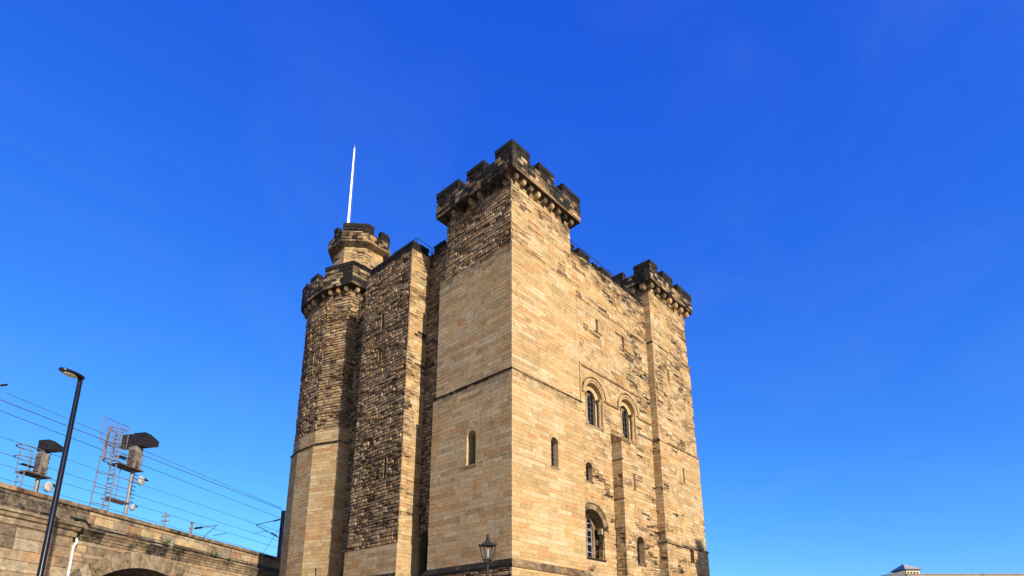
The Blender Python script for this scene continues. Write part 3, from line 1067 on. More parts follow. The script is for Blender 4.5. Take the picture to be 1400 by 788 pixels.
# projecting tusked stones on the far edge
for k in range(14):
    z = 8.7 + k * 0.2
    rt.box(RA1 - 0.2, RA1 + 0.12 + ragged.uniform(0.0, 0.24), 0.35, 0.9, z, z + 0.17, rubble_tone(ragged), ragged.uniform(0.2, 0.6))
rtower = rt.build('corner_tower', M_STONE, keep)
rtower['label'] = 'far right corner tower of patched weathered stone'
for (z, e, t, s2) in ((ZR1, -0.06, 0.06, 0.34), (ZR2, 0.0, 0.04, 0.26), (22.42, 0.07, 0.03, 0.24)):
    sb = MB()
    pr = [(-0.05, z - 0.1), (t, z - 0.1), (t + 0.02, z - 0.03), (-0.075, z + 0.1), (-0.10, z + 0.1)]
    a0 = RA0 - 0.05 if e < 0 else RA0 + e
    band(sb, FB(e, a0), 0.0, RA1 - a0 + (0.10 if e < 0 else 0.0), pr, 0.3, s2, m0=1.0, m1=0.5, seed=31)
    band(sb, FA(a0, e), 0.0, W - e, pr, 0.6, s2 + 0.15, m0=1.0, m1=0.0, seed=32)
    sb.build('string_course', M_STONE, rtower)
slit(FB(0.0), RS.uc, RS.hw, RS.z0, RS.zs)
slit(FB(0.07), RS2.uc, RS2.hw, RS2.z0, RS2.zs)
window('window', FB(-0.06), RD, 0.4, ring=0, tone=0.7, soot=0.2, glass=M_DARK, sill=False, label='narrow square dark opening low on the far tower')
RPB = FB(0.13, RA0 + 0.13); RPA = FA(RA0 + 0.13, 0.13)
RL, RLA = RA1 - 0.12 - RA0 - 0.13, 5.2
ZRP, ZRC, ZRT = 26.90, 27.80, 28.48
pm = MB()
parapet(RPB, RL, OUT, OUT, ZRP, ZRC, OUT, rtower, 4.1, 0.36, mb=pm)
parapet(RPA, RLA, OUT - 0.42, OUT, ZRP, ZRC, OUT, rtower, 6.2, 0.70, mb=pm)
rx0, rx1, ry0, ry1 = RA0 + 0.13 - OUT, RA0 + 0.13 + RL + OUT, 0.13 - OUT, 0.13 + RLA + OUT
pm.box(rx1 - 0.42, rx1 - 0.003, ry0 + 0.44, ry1 - 0.44, ZRP, ZRC - 0.01, 0.7, 0.5)
pm.box(rx0 + 0.44, rx1, ry1 - 0.42, ry1, ZRP + 0.003, ZRC - 0.013, 0.7, 0.5)
pm.build('parapet', M_STONE, rtower)
for k, (a, b) in enumerate(((-OUT, 0.62), (1.32, 2.82), (3.5, RL + OUT))):
    merlon(RPB.off(OUT), a, b, ZRC, ZRT, 0.42, rtower, 61 + k, 0.76)
for k, (a, b) in enumerate(((-OUT + 0.43, 0.85), (1.7, 3.0), (3.9, RLA + OUT))):
    merlon(RPA.off(OUT), a, b, ZRC, ZRT, 0.42, rtower, 71 + k, 1.0)
for k, (a, b) in enumerate(((0.9, 2.2), (3.0, 4.4))):
    merlon(Frame((rx1, ry0), (0, 1), (1, 0)), a, b, ZRC, ZRT, 0.42, rtower, 81 + k, 0.7)
for k in range(7):
    corbel(RPB, 0.05 + k * (RL - 0.1) / 6, ZRP + 0.02, 0.34, 0.46, 0.34, rtower, rng.choice((0.42, 0.3, 0.55, 0.62)), rng.choice((0.05, 0.2, 0.4)))
for k in range(3):
    corbel(RPA, 0.30 + k * 0.8, ZRP + 0.02, 0.40, 0.52, 0.42, rtower, rng.choice((0.55, 0.62)), rng.choice((0.15, 0.3)))

# ---- recessed wall of the shaded side
RC = 0.85
rw = MB()
DOOR = Opening(7.12, 0.36, 5.0, 7.85)
masonry(rw, FA(RC), 5.0, 16.5, 0.0, 25.7, rubble(8.8, 26.2, 1.0), [DOOR], seed=26)
rw.box(RC + 0.5, RC + 1.6, 5.0, 16.5, 0.0, 25.6, 0.7, 0.4)
rw.box(RC + 0.06, RC + 0.5, 5.0, 16.5, 23.0, 25.68, 0.7, 0.5)
rw.build('curtain_wall', M_STONE, keep)
for k, (a, b) in enumerate(((6.35, 7.3),)):
    merlon(FA(RC), a, b, 25.7, 26.15, 0.5, keep, 91 + k, 0.85)
window('window', FA(RC), DOOR, 0.4, ring=0.2, tone=0.7, soot=0.3, glass=M_DARK, sill=False)

# ---- broad rubble buttress on the shaded side
PJ, PB0, PB1 = -0.50, 7.66, 12.42
ZB = 7.42
SLP = [Opening(10.32, 0.15, 20.9, 22.1, False), Opening(10.42, 0.15, 18.9, 19.7, False), Opening(9.2, 0.14, 11.3, 12.5, False)]
pj = MB()
masonry(pj, FA(PJ), PB0, PB1, ZB, 25.5, rubble(11.1, 26.4, 1.15), SLP, seed=27)
masonry(pj, FA(PJ - 0.08), PB0 - 0.05, PB1 + 0.10, 0.0, ZB, ashlar('pj'), seed=28)
masonry(pj, FB(PB0), PJ, RC, ZB, 25.5, patchy(16.6, lambda u, z: 0.20, 26.6, (0.15, 0.26), 'rubble'), seed=29)
masonry(pj, FB(PB0 - 0.06), PJ - 0.08, RC, 0.0, ZB, ashlar('pk'), seed=30)
masonry(pj, Frame((PJ, PB1), (1, 0), (0, 1)), 0.0, RC - PJ, ZB, 25.5, rubble(18.1, 26.4, 1.0), seed=31)
pj.box(PJ + 0.06, RC + 0.3, PB0 + 0.06, PB1 - 0.06, 26 - 0.6, 25.48, 0.7, 0.6)
pj.box(PJ + 0.6, RC + 0.3, PB0 + 0.06, PB1 - 0.06, 0.0, 25.4, 0.7, 0.6)
pjo = pj.build('wall_buttress', M_STONE, keep)
pjo['label'] = 'broad buttress of rough coursed rubble on the shaded side'
sb = MB()
pr = [(-0.2, 5.56), (0.05, 5.56), (0.07, 5.66), (-0.06, 5.86), (-0.2, 5.86)]
band(sb, FA(PJ - 0.14, PB0 - 0.12), 0.0, 4.9, pr, 0.7, 0.55, m0=1.0, seed=33)
band(sb, FB(PB0 - 0.12, PJ - 0.14), 0.0, 1.5, pr, 0.3, 0.2, m0=1.0, seed=34)
sb.build('string_course', M_STONE, pjo)
for s in SLP:
    slit(FA(PJ), s.uc, s.hw, s.z0, s.zs, soot=0.35)
merlon(FA(PJ), PB0, PB0 + 2.0, 25.5, 26.05, 0.6, pjo, 101, 0.85)
merlon(FA(PJ), PB0 + 2.01, PB1 - 0.3, 25.5, 25.98, 0.6, pjo, 102, 0.95)
merlon(FB(PB0), PJ + 0.61, RC - 0.1, 25.5, 26.04, 0.5, pjo, 103, 0.62)

# ---- polygonal tower at the far left corner
POLY = [(1.6, 15.32), (0.20, 15.32), (-0.50, 17.18), (-0.50, 19.15), (-0.22, 20.55), (0.9, 21.5), (3.5, 21.5), (5.5, 19.8), (5.5, 16.0)]
PC = (2.4, 18.4)
nw = MB()
ZN1, ZN2 = 15.14, 16.10
PS = Opening(1.10, 0.12, 20.6, 22.4, False)
PS2 = Opening(1.05, 0.09, 5.9, 6.9, False)
n = len(POLY)


def poly_off(poly, d, c=PC):
    out = []
    m = len(poly)
    for i in range(m):
        p0, p1, p2 = poly[i - 1], poly[i], poly[(i + 1) % m]
        fa, _ = wframe(p0, p1, c)
        fb, _ = wframe(p1, p2, c)
        n1, n2 = fa.n, fb.n
        k = 1 + n1[0] * n2[0] + n1[1] * n2[1]
        out.append((p1[0] + (n1[0] + n2[0]) * d / k, p1[1] + (n1[1] + n2[1]) * d / k))
    return out


LOWP = poly_off(POLY, 0.10)
for i in range(n - 1):
    f, L = wframe(POLY[i], POLY[i + 1], PC)
    vis = i < 5
    if vis:
        masonry(nw, f, 0, L, ZN2, 26.9, rubble(20 + i, 27.4, 1.25), [PS] if i == 2 else [], seed=40 + i)
    masonry(nw, f.off(0.02), -0.01, L + 0.01, ZN1, ZN2, ashlar('nw'), seed=50 + i)
    fl, LL = wframe(LOWP[i], LOWP[i + 1], PC)
    masonry(nw, fl, 0, LL, 0.0, ZN1, ashlar('nl'), [PS2] if i == 1 else [], seed=60 + i)
nw.prism(poly_off(POLY, -0.75), 0.0, 26.6, 0.7, 0.4)
nwt = nw.build('polygonal_tower', M_STONE, keep)
nwt['label'] = 'many sided far left tower, rough above and smooth ashlar below'
sb = MB()
for i in range(n - 1):
    f, L = wframe(LOWP[i], LOWP[i + 1], PC)
    band(sb, f, 0, L, [(-0.06, ZN1 - 0.1), (0.05, ZN1 - 0.1), (0.07, ZN1 - 0.02), (-0.07, ZN1 + 0.08), (-0.09, ZN1 + 0.08)], 0.5, 0.45, m0=0.2 if i else 0, m1=0.2, seg=1.2, seed=70 + i)
sb.build('string_course', M_STONE, nwt)
f, L = wframe(POLY[2], POLY[3], PC)
slit(f, PS.uc, PS.hw, PS.z0, PS.zs, soot=0.35)
f, L = wframe(LOWP[1], LOWP[2], PC)
slit(f, PS2.uc, PS2.hw, PS2.z0, PS2.zs, soot=0.2)
ZNP, ZNC, ZNT = 26.55, 27.60, 28.35
OP = poly_off(POLY, 0.46)
pm = MB()
for i in range(n):
    f, L = wframe(OP[i], OP[(i + 1) % n], PC)
    masonry(pm, f, 0, L, ZNP, ZNC, parapet_style(40 + i, 0.44), seed=80 + i)
pm.prism(poly_off(POLY, 0.41), ZNP + 0.005, ZNC - 0.01, 0.72, 0.5)
pm.build('parapet', M_STONE, nwt)
for i, spans in ((0, ((0.1, 1.0),)), (1, ((0.0, 1.0),)), (2, ((1.0, 2.0), )), (3, ((0.35, 1.0),)), (4, ((0.3, 0.9),)), (6, ((0.4, 1.4),)), (7, ((0.5, 1.9),))):
    f, L = wframe(OP[i], OP[(i + 1) % n], PC)
    for k, (a, b) in enumerate(spans):
        merlon(f, a * L if b <= 1 else a, b * L if b <= 1 else min(b, L), ZNC, ZNT, 0.42, nwt, 110 + i * 3 + k, 0.52)
merlon(wframe(OP[0], OP[1], PC)[0], 0.3, math.dist(OP[0], OP[1]) - 0.02, ZNC, ZNT, 0.42, nwt, 141, 0.5)
for i in (0, 1, 2, 3, 4):
    f, L = wframe(POLY[i], POLY[i + 1], PC)
    k = max(2, int(L / 0.62))
    for j in range(k):
        corbel(f, L * (j + 0.5) / k, ZNP + 0.02, 0.25, 0.40, 0.30, nwt, rng.choice((0.92, 0.55, 0.62, 0.72)), rng.choice((0.1, 0.25, 0.45)))

# ---- stair turret on the polygonal tower
TC = (1.85, 17.2)


def ngon(c, r, n=8, rot=0.0):
    return [(c[0] + r * math.cos(rot + 2 * math.pi * (k + 0.5) / n), c[1] + r * math.sin(rot + 2 * math.pi * (k + 0.5) / n)) for k in range(n)]


TR = 1.95
T0, T1 = ngon(TC, TR), ngon(TC, TR + 0.42)
tm = MB()
for i in range(8):
    f, L = wframe(T0[i], T0[(i + 1) % 8], TC)
    masonry(tm, f, 0, L, 26.0, 30.85, patchy(21 + i, lambda u, z: 0.26), seed=90 + i)
tm.prism(ngon(TC, TR - 0.08), 26.0, 30.8, 0.7, 0.3)
tt = tm.build('stair_turret', M_STONE, keep)
pm = MB()
for i in range(8):
    f, L = wframe(T1[i], T1[(i + 1) % 8], TC)
    masonry(pm, f, 0, L, 30.82, 31.55, parapet_style(60 + i, 0.40), seed=100 + i)
    band(pm, f, 0, L, [(-0.42, 30.5), (-0.36, 30.5), (0.02, 30.72), (0.03, 30.83), (-0.42, 30.83)], 0.5, 0.42, m0=0.41, m1=0.41, seg=3, seed=120 + i)
pm.prism(ngon(TC, TR + 0.36), 30.84, 31.54, 0.72, 0.5)
pm.build('parapet', M_STONE, tt)
for i in range(8):
    f, L = wframe(T1[i], T1[(i + 1) % 8], TC)
    # merlons wrap alternate corners, long ones face the front
    for k, (a, b) in enumerate({0: ((0.0, 0.35),), 4: ((0.0, 1.0),), 3: ((0.35, 0.62),), 5: ((0.0, 0.3), (0.62, 1.0)), 6: ((0.0, 0.3),), 2: ((0.0, 0.4),), 7: ((0.3, 0.7),), 1: ((0.3, 0.7),)}.get(i, ())):
        merlon(f, a * L, b * L, 31.55, 32.25, 0.36, tt, 150 + i * 2 + k, 0.80)

tt.location.z = -0.18

# ---- roof, far walls
rf = MB()
rf.box(1.2, 19.2, 1.3, 21.0, 24.4, 24.7)
rf.build('roof', M_LEAD, keep)
bw = MB()
for fr_, u0_, u1_ in ((Frame((19.7, 0), (0, 1), (1, 0)), 5.5, 21.6), (Frame((0, 21.6), (1, 0), (0, 1)), 5.4, 19.7)):
    masonry(bw, fr_, u0_, u1_, 0.0, 25.6, ashlar('far'), seed=120)
bw.box(19.0, 19.64, 5.5, 21.5, 0.0, 25.5, 0.7, 0.2)
bw.box(5.4, 19.0, 21.0, 21.54, 0.0, 25.5, 0.7, 0.2)
bw.build('curtain_wall', M_STONE, keep)


def railing(pts, h, parent, posts):
    mb = MB()
    for p in posts:
        mb.tube(p, (p[0], p[1], p[2] + h), 0.022, n=6)
    for dz in (h, h * 0.55):
        mb.path([(p[0], p[1], p[2] + dz) for p in pts], 0.018, 6)
    return mb.build('railing', M_IRON, parent)


railing([(5.4, 1.25, 25.7), (14.2, 1.25, 25.7)], 1.12, keep, [(5.6 + 1.35 * k, 1.25, 25.7) for k in range(7)])
railing([(RC + 0.3, 5.3, 25.65), (RC + 0.3, PB0 + 0.2, 25.65), (PJ + 0.45, PB0 + 0.2, 25.75), (PJ + 0.45, PB1, 25.75)], 0.78, keep,
        [(RC + 0.3, 5.8, 25.65), (RC + 0.3, 6.7, 25.65), (RC + 0.3, PB0 + 0.2, 25.65), (PJ + 0.45, PB0 + 0.2, 25.75), (PJ + 0.45, 9.6, 25.75), (PJ + 0.45, 11.2, 25.75)])
railing([(0.4, 0.4, 27.4), (0.4, 5.2, 27.4)], 0.78, tower, [(0.4, 0.4 + 1.2 * k, 27.4) for k in range(5)])
railing([(0.4, 0.4, 27.4), (5.1, 0.4, 27.4)], 0.78, tower, [(0.4 + 1.17 * k, 0.4, 27.4) for k in range(5)])

# ------------------------------------------------------------------ flagpole
def kworld(a, b, z):
    p = Vector(KEEP_ORIGIN) + E1 * a + E2 * b
    return (p.x, p.y, z)


fp = empty('flagpole', kworld(1.30, 18.45, 26.7), KEEP_ROT, 'bare tapering white flagpole rising above the far left turret', 'flagpole')
mb = MB(); mb.tube((0, 0, 0), (0, 0, 14.6), 0.14, 0.055, 14); mb.build('pole', M_WHITE, fp)
mb = MB(); mb.lathe([(0.03, 14.6), (0.10, 14.64), (0.10, 14.68), (0.03, 14.74), (0.02, 14.95), (0.004, 15.0)], n=10); mb.build('finial', M_GALV, fp)
mb = MB(); mb.path([(0.17, -0.02, 1.0), (0.22, -0.03, 6.0), (0.12, -0.02, 14.5)], 0.006, 5); mb.build('halyard', M_GALV, fp)

# ------------------------------------------------------------------ railway viaduct
via = empty('railway_viaduct', VIA_ORIGIN, VIA_ROT, 'long sandstone railway viaduct with moulded cornice and a dark round arch', 'viaduct')
VF = Frame((0.0, 0.0), (1.0, 0.0), (0.0, -1.0))


def via_fn(key, soot, green=False):
    def fn(u, z, rng):
        s = soot + 0.18 * rng.random() + 0.30 * max(0, ns(u * 0.6 + key, z * 1.2, 1.0, 0.9))
        return dict(d=rng.uniform(-0.008, 0.008), c=0.012, tone=rng.random(), soot=s, jit=0.003)
    return fn


def via_style(key, soot=0.05, h=(0.40, 0.52), w=(0.7, 1.4), rows='via'):
    return dict(rows=rows, h=h, w=w, gap=0.016, mtone=0.3, msoot=0.3, fn=via_fn(key, soot))


ARCH = Opening(30.3, 6.40, 0.0, 0.15)
ARCH2 = Opening(13.5, 6.40, 0.0, 0.15)
S0, S1 = -12.0, 62.0
PIL = 25.0
vm = MB()
masonry(vm, VF, PIL, S1, 0.0, 7.42, via_style(1.0), [ARCH], seed=1)
vm.box(PIL, 23.0 + 14.0, 0.06, 1.0, 7.0, 7.4, 0.3, 0.3)
vm.build('spandrel_wall', M_VIA, via)
pm = MB()
PF = VF.off(0.24)
masonry(pm, PF, 20.6, PIL, 0.0, 7.50, via_style(2.0, h=(0.46, 0.62), w=(0.9, 1.7), rows='viapil'), seed=2)
masonry(pm, Frame((PIL, -0.24), (0, 1), (1, 0)), 0.0, 0.28, 0.0, 7.50, via_style(3.0, h=(0.46, 0.62), w=(0.9, 1.7), rows='viapil'), seed=3)
masonry(pm, Frame((20.6, -0.24), (0, 1), (-1, 0)), 0.0, 0.28, 0.0, 7.50, via_style(3.0, h=(0.46, 0.62), w=(0.9, 1.7), rows='viapil'), seed=3)
masonry(pm, VF, S0, 20.6, 0.0, 7.5, via_style(4.0), [ARCH2], seed=4)
pm.build('pilaster', M_VIA, via)
vs = MB()
rng = random.Random(12)
for op in (ARCH, ARCH2):
    K = 41
    for k in range(K):
        t0, t1 = math.pi * k / K + 0.0012, math.pi * (k + 1) / K - 0.0012
        r0, r1 = op.hw, op.hw + 0.92
        P = []
        nn = 0.03 + rng.uniform(-0.006, 0.006)
        for dn in (-0.1, nn):
            for r, t in ((r0, t0), (r1, t0), (r1, t1), (r0, t1)):
                P.append(VF.p(op.uc + r * math.cos(t), op.zs + r * math.sin(t), dn))
        vs.faces(P, [(4, 5, 6, 7), (0, 1, 5, 4), (1, 2, 6, 5), (2, 3, 7, 6), (3, 0, 4, 7)], rng.random(), 0.16 + 0.25 * rng.random())
    for k in range(40):       # vault soffit
        t0, t1 = math.pi * k / 40, math.pi * (k + 1) / 40
        vs.face([(op.uc + op.hw * math.cos(t0), -0.02, op.zs + op.hw * math.sin(t0)), (op.uc + op.hw * math.cos(t1), -0.02, op.zs + op.hw * math.sin(t1)),
                 (op.uc + op.hw * math.cos(t1), 13.0, op.zs + op.hw * math.sin(t1)), (op.uc + op.hw * math.cos(t0), 13.0, op.zs + op.hw * math.sin(t0))], 0.3, 0.45)
vs.build('arch_ring', M_VIA, via)
co = MB()
main_prof = [(-0.1, 7.40), (0.05, 7.40), (0.06, 7.54), (0.10, 7.57), (0.10, 7.68), (0.14, 7.73), (0.20, 7.86), (0.26, 7.90), (0.26, 7.97), (-0.1, 8.06)]
band(co, VF, PIL + 0.30, S1, main_prof, 0.35, 0.34, m0=0, seg=1.5)
pil_prof = [(-0.3, 7.42), (0.07, 7.42), (0.08, 7.62), (0.07, 7.70), (0.17, 7.74), (0.21, 7.88), (0.30, 7.94), (0.30, 8.03), (0.05, 8.14), (-0.3, 8.14)]
band(co, PF, 20.4, PIL + 0.05, pil_prof, 0.25, 0.28, m0=0, m1=0.7, seg=1.5)
band(co, VF, S0, 20.4, main_prof, 0.35, 0.22, seg=1.5)
co.build('cornice', M_VIA, via)
pp = MB()
masonry(pp, VF.off(0.02), S0, 25.9, 7.98, 8.98, dict(via_style(5.0, 0.0, (0.42, 0.52), (1.0, 1.9), 'viapar'), fn=lambda u, z, rng: dict(d=rng.uniform(-0.003, 0.003), c=0.008, tone=0.75 + rng.uniform(-0.05, 0.05), soot=0.36 + rng.uniform(-0.05, 0.08))), seed=5)
masonry(pp, VF, 25.9, S1, 7.98, 8.98, dict(via_style(6.0, 0.0, (0.42, 0.52), (0.8, 1.6), 'viapar'),
        fn=lambda u, z, rng: dict(d=rng.uniform(-0.006, 0.006), c=0.01, tone=rng.choice((0.45, 0.6, 0.5, 0.15, 0.9, 0.75, 0.4)), soot=0.12 + 0.2 * rng.random() + 0.12 * (z < 8.4))), seed=6)
pp.box(S0, S1, 0.06, 0.50, 8.0, 8.96, 0.3, 0.3)
pp.build('parapet', M_VIA, via)
cp = MB()
band(cp, VF, S0, S1, [(-0.55, 8.985), (0.09, 8.985), (0.10, 9.03), (0.10, 9.16), (0.05, 9.20), (-0.55, 9.22)], 0.7, 0.34, seg=1.6)
cp.build('coping', M_VIA, via)
dk = MB()
dk.box(S0, S1, 0.5, 13.0, 7.6, 8.25, 0.3, 0.4)
dk.box(S0, S1, 12.6, 13.0, 8.25, 8.9, 0.3, 0.3)
dk.build('deck', M_VIA, via)
# white downpipe in the angle beside the pilaster
dp = MB()
dp.path([(PIL + 0.26, -0.16, 7.40), (PIL + 0.26, -0.22, 7.22), (PIL + 0.14, -0.20, 6.92)], 0.065, 10)
dp.tube((PIL + 0.14, -0.20, 6.95), (PIL + 0.14, -0.20, 0.0), 0.068, n=10)
dp.tube((PIL + 0.14, -0.20, 6.86), (PIL + 0.14, -0.20, 7.0), 0.085, n=10)
for z in (5.6, 3.4, 1.2):
    dp.tube((PIL + 0.14, -0.20, z), (PIL + 0.14, -0.20, z + 0.08), 0.082, n=10)
dp.build('downpipe', M_PIPE, via)


def vworld(s, y, z):
    c, sn = math.cos(VIA_ROT), math.sin(VIA_ROT)
    return (VIA_ORIGIN[0] + c * s - sn * y, VIA_ORIGIN[1] + sn * s + c * y, z)


cb = MB()
cr = random.Random(3)
for k, (dz, dy) in enumerate(((0.10, -0.32), (0.05, -0.27))):
    pts = [vworld(24.3, -0.62, 8.20 + dz), vworld(25.2, -0.60, 8.18 + dz), vworld(25.8, dy, 8.00 + dz)]
    s = 26.8
    while s < 46:
        pts.append(vworld(s, dy + cr.uniform(-0.03, 0.03), 8.02 + dz - 0.04 * abs(math.sin(s * 1.1 + k))))
        s += 0.6
    cb.path(pts, 0.025, 5)
tag(cb.build('cable', M_IRON), 'pair of thin black cables lying along the viaduct cornice', 'cable')


def weed(s, y, z, size, seed, label):
    r = random.Random(seed)
    root = empty('weed', vworld(s, y, z), VIA_ROT, label, 'plant', 'weeds rooted in the viaduct stonework')
    st, lf = MB(), MB()
    for k in range(9):
        a = r.uniform(0, 2 * math.pi)
        tip = Vector((math.cos(a) * size * r.uniform(0.3, 0.8), -abs(math.sin(a)) * size * 0.5, size * r.uniform(0.5, 1.1)))
        st.tube((0, 0, 0), tip, 0.008, 0.004, 5)
        for j in range(12):
            t = r.uniform(0.3, 1.05)
            c = tip * t + Vector((r.uniform(-1, 1), r.uniform(-1, 1), r.uniform(-1, 1))) * size * 0.10
            d = Vector((r.uniform(-1, 1), r.uniform(-1, 1), r.uniform(-0.3, 0.8))).normalized()
            w = d.orthogonal().normalized() * 0.035
            l = d * r.uniform(0.06, 0.12)
            lf.face([c, c + l * 0.5 + w, c + l, c + l * 0.5 - w])
    st.build('stem', M_STEM, root)
    lf.build('leaves', M_LEAF, root)


weed(31.1, -0.2, 8.02, 0.55, 1, 'largest leafy green weed on the cornice above the arch')
weed(32.8, -0.2, 8.0, 0.18, 2, 'low tuft of weeds on the cornice just right of the largest weed')
weed(35.5, -0.2, 8.0, 0.40, 3, 'spiky weed on the cornice midway between arch and castle')
weed(37.0, -0.2, 8.0, 0.20, 4, 'small dark weed on the cornice nearer the castle')
weed(24.8, -0.48, 8.14, 0.22, 5, 'small brown weed on the end of the projecting pilaster cornice')

# ------------------------------------------------------------------ railway signals
SIG_Z = 8.25


def hooded_head(parent, s0, s1, y0, y1, z0, z1, hood):
    mb = MB()
    mb.box(s0, s1, y0, y1, z0, z1)
    mb.box(s0 - 0.02, s0 + 0.02, y0 + 0.08, y1 - 0.08, z0 + 0.08, z1 - 0.08)
    h = mb.build('signal_head', M_HEAD, parent)
    hb = MB()
    zm0, zm1 = z0 + (z1 - z0) * 0.38, z1 - (z1 - z0) * 0.22
    q0 = [(s1, y0, z0), (s1, y1, z0), (s1, y1, z1), (s1, y0, z1)]
    q1 = [(s1 + hood, y0 + 0.06, zm0), (s1 + hood, y1 - 0.06, zm0), (s1 + hood, y1 - 0.06, zm1), (s1 + hood, y0 + 0.06, zm1)]
    hb.faces(q0 + q1, [(0, 1, 5, 4), (1, 2, 6, 5), (2, 3, 7, 6), (3, 0, 4, 7)])
    in0 = [(a, b + (0.02 if b < (y0 + y1) / 2 else -0.02), c + (0.02 if c < (z0 + z1) / 2 else -0.02)) for a, b, c in q0]
    in1 = [(a, b + (0.02 if b < (y0 + y1) / 2 else -0.02), c + (0.02 if c < (z0 + z1) / 2 else -0.02)) for a, b, c in q1]
    hb.faces(in0 + in1, [(4, 5, 1, 0), (5, 6, 2, 1), (6, 7, 3, 2), (7, 4, 0, 3)])
    hb.build('hood', M_HEAD, h)


def hoop(mb, c, r, r_t, n=12, a0=90, a1=270):
    pts = [(c[0] + r * math.cos(R(a0 + (a1 - a0) * i / n)), c[1] + r * math.sin(R(a0 + (a1 - a0) * i / n)), c[2]) for i in range(n + 1)]
    pts = [(c[0] + 0.38, c[1] + r, c[2])] + pts + [(c[0] + 0.38, c[1] - r, c[2])]
    mb.path(pts, r_t, 5)


def equipment(parent, z0, z1, w):
    mb = MB()
    mb.box(-w, w, -w, w, z0, z1)
    mb.box(-w * 0.8, w * 0.8, -w - 0.03, -w + 0.01, z0 + 0.1, z1 - 0.12)
    mb.box(-w * 0.7, w * 0.7, -w * 0.7, w * 0.7, z1, z1 + 0.10)
    e = mb.build('equipment_case', M_CASE, parent)
    kb = MB()
    for k in range(4):
        z = z0 + 0.2 + k * (z1 - z0 - 0.35) / 3
        kb.tube((w, -w * 0.4, z), (w + 0.14, -w * 0.4, z), 0.05, 0.03, 8)
    kb.build('cable_gland', M_BLACK, e)
    db = MB()
    db.box(-w - 0.05, -w + 0.01, -w * 0.75, w * 0.75, z0 + 0.16, z1 - 0.2)
    db.box(-w * 0.62, w * 0.1, -w - 0.10, -w - 0.02, z0 + 0.08, z0 + 0.42)
    db.build('door', M_BROWN, e)
    hb = MB()
    for zz in (z0 + 0.3, z1 - 0.35):
        hb.tube((w * 0.72, -w - 0.05, zz), (w * 0.72, -w - 0.05, zz + 0.14), 0.025, n=6)
    hb.path([(-0.1, -w - 0.06, z0 + 0.1), (-0.16, -w - 0.10, z0 - 0.25), (-0.05, -0.18, z0 - 0.8), (0.0, -0.16, z0 - 1.8)], 0.022, 6)
    hb.path([(0.12, -w - 0.04, z1 - 0.2), (0.16, -w - 0.12, z1 + 0.02), (0.1, -w * 0.6, z1 + 0.14)], 0.022, 6)
    hb.build('conduit', M_BLACK, e)


def loudhailer(parent, s, y, z, r):
    mb = MB()
    P = []
    for n_, rr in ((0.0, r * 0.6), (0.08, r), (0.20, r), (0.22, r * 0.86)):
        for i in range(14):
            t = 2 * math.pi * i / 14
            P.append((s + rr * math.cos(t) * 0.8, y - n_, z + rr * math.sin(t)))
    idx = [(a * 14 + i, a * 14 + (i + 1) % 14, (a + 1) * 14 + (i + 1) % 14, (a + 1) * 14 + i) for a in range(3) for i in range(14)]
    idx += [tuple(range(42, 56)), tuple(reversed(range(14)))]
    mb.faces(P, idx, smooth=True)
    o = mb.build('shunt_signal', M_DISC, parent)
    hb = MB()
    hb.faces([(s + r * 0.55, y - 0.16, z + r * 0.9), (s + r * 0.55, y + 0.1, z + r * 0.9), (s + r * 1.9, y + 0.1, z + r * 0.55), (s + r * 1.9, y - 0.16, z + r * 0.55),
              (s + r * 0.55, y - 0.16, z + r * 0.6), (s + r * 0.55, y + 0.1, z + r * 0.6), (s + r * 1.9, y + 0.1, z + r * 0.45), (s + r * 1.9, y - 0.16, z + r * 0.45)],
             [(0, 1, 2, 3), (7, 6, 5, 4), (0, 3, 7, 4), (1, 5, 6, 2), (2, 6, 7, 3), (0, 4, 5, 1)])
    hb.build('hood', M_HEAD, o)
    bb = MB()
    bb.tube((0.1, 0, z), (s, y, z), 0.03, n=6)
    bb.build('bracket', M_GALV, o)


sg = empty('railway_signal', vworld(32.1, 4.0, SIG_Z), VIA_ROT, 'taller railway signal with wide twin dark hooded head, caged ladder and mesh screen', 'signal', 'railway signals on the viaduct')
mb = MB(); mb.tube((0, 0, 0), (0, 0, 5.15), 0.105, 0.10, 12); mb.build('post', M_GALV, sg)
equipment(sg, 5.16, 6.60, 0.27)
hooded_head(sg, -0.15, 0.32, -0.62, 0.25, 6.66, 7.62, 0.85)
hooded_head(sg, -0.20, 0.20, 0.29, 1.15, 6.62, 7.54, 0.5)
mb = MB()
mb.box(-1.45, 0.42, -0.45, 0.50, 5.05, 5.13)
mb.box(-1.0, -0.3, 0.1, 0.5, 5.75, 5.80)
mb.build('platform', M_BROWN, sg)
mb = MB()
mb.box(-1.55, 0.1, -0.10, 0.10, 2.78, 2.90)
mb.box(-1.55, 0.1, 0.35, 0.42, 2.78, 2.86)
mb.build('cross_bracket', M_BROWN, sg)
mb = MB()
for y in (-0.22, 0.22):
    mb.path([(-1.55, y, 0.0), (-1.48, y, 7.3)], 0.045, 6)
z = 0.3
while z < 7.2:
    mb.tube((-1.53, -0.22, z), (-1.53, 0.22, z), 0.026, n=5); z += 0.29
mb.build('ladder', M_LADDER, sg)
mb = MB()
for z in (5.15, 6.25, 7.25):
    hoop(mb, (-1.75, 0, z), 0.42, 0.038)
for a in (110, 145, 180, 215, 250):
    x, y = -1.75 + 0.42 * math.cos(R(a)), 0.42 * math.sin(R(a))
    mb.tube((x, y, 5.15), (x, y, 7.25), 0.034, n=5)
mb.path([(-2.62, 0, 2.0), (-2.50, 0, 5.3), (-2.25, 0, 7.3)], 0.038, 5)
for z in (3.3, 4.2, 2.3, 5.2):
    mb.path([(-2.60, 0, z), (-2.05, -0.12, z + 0.02), (-1.53, -0.22, z)], 0.028, 5)
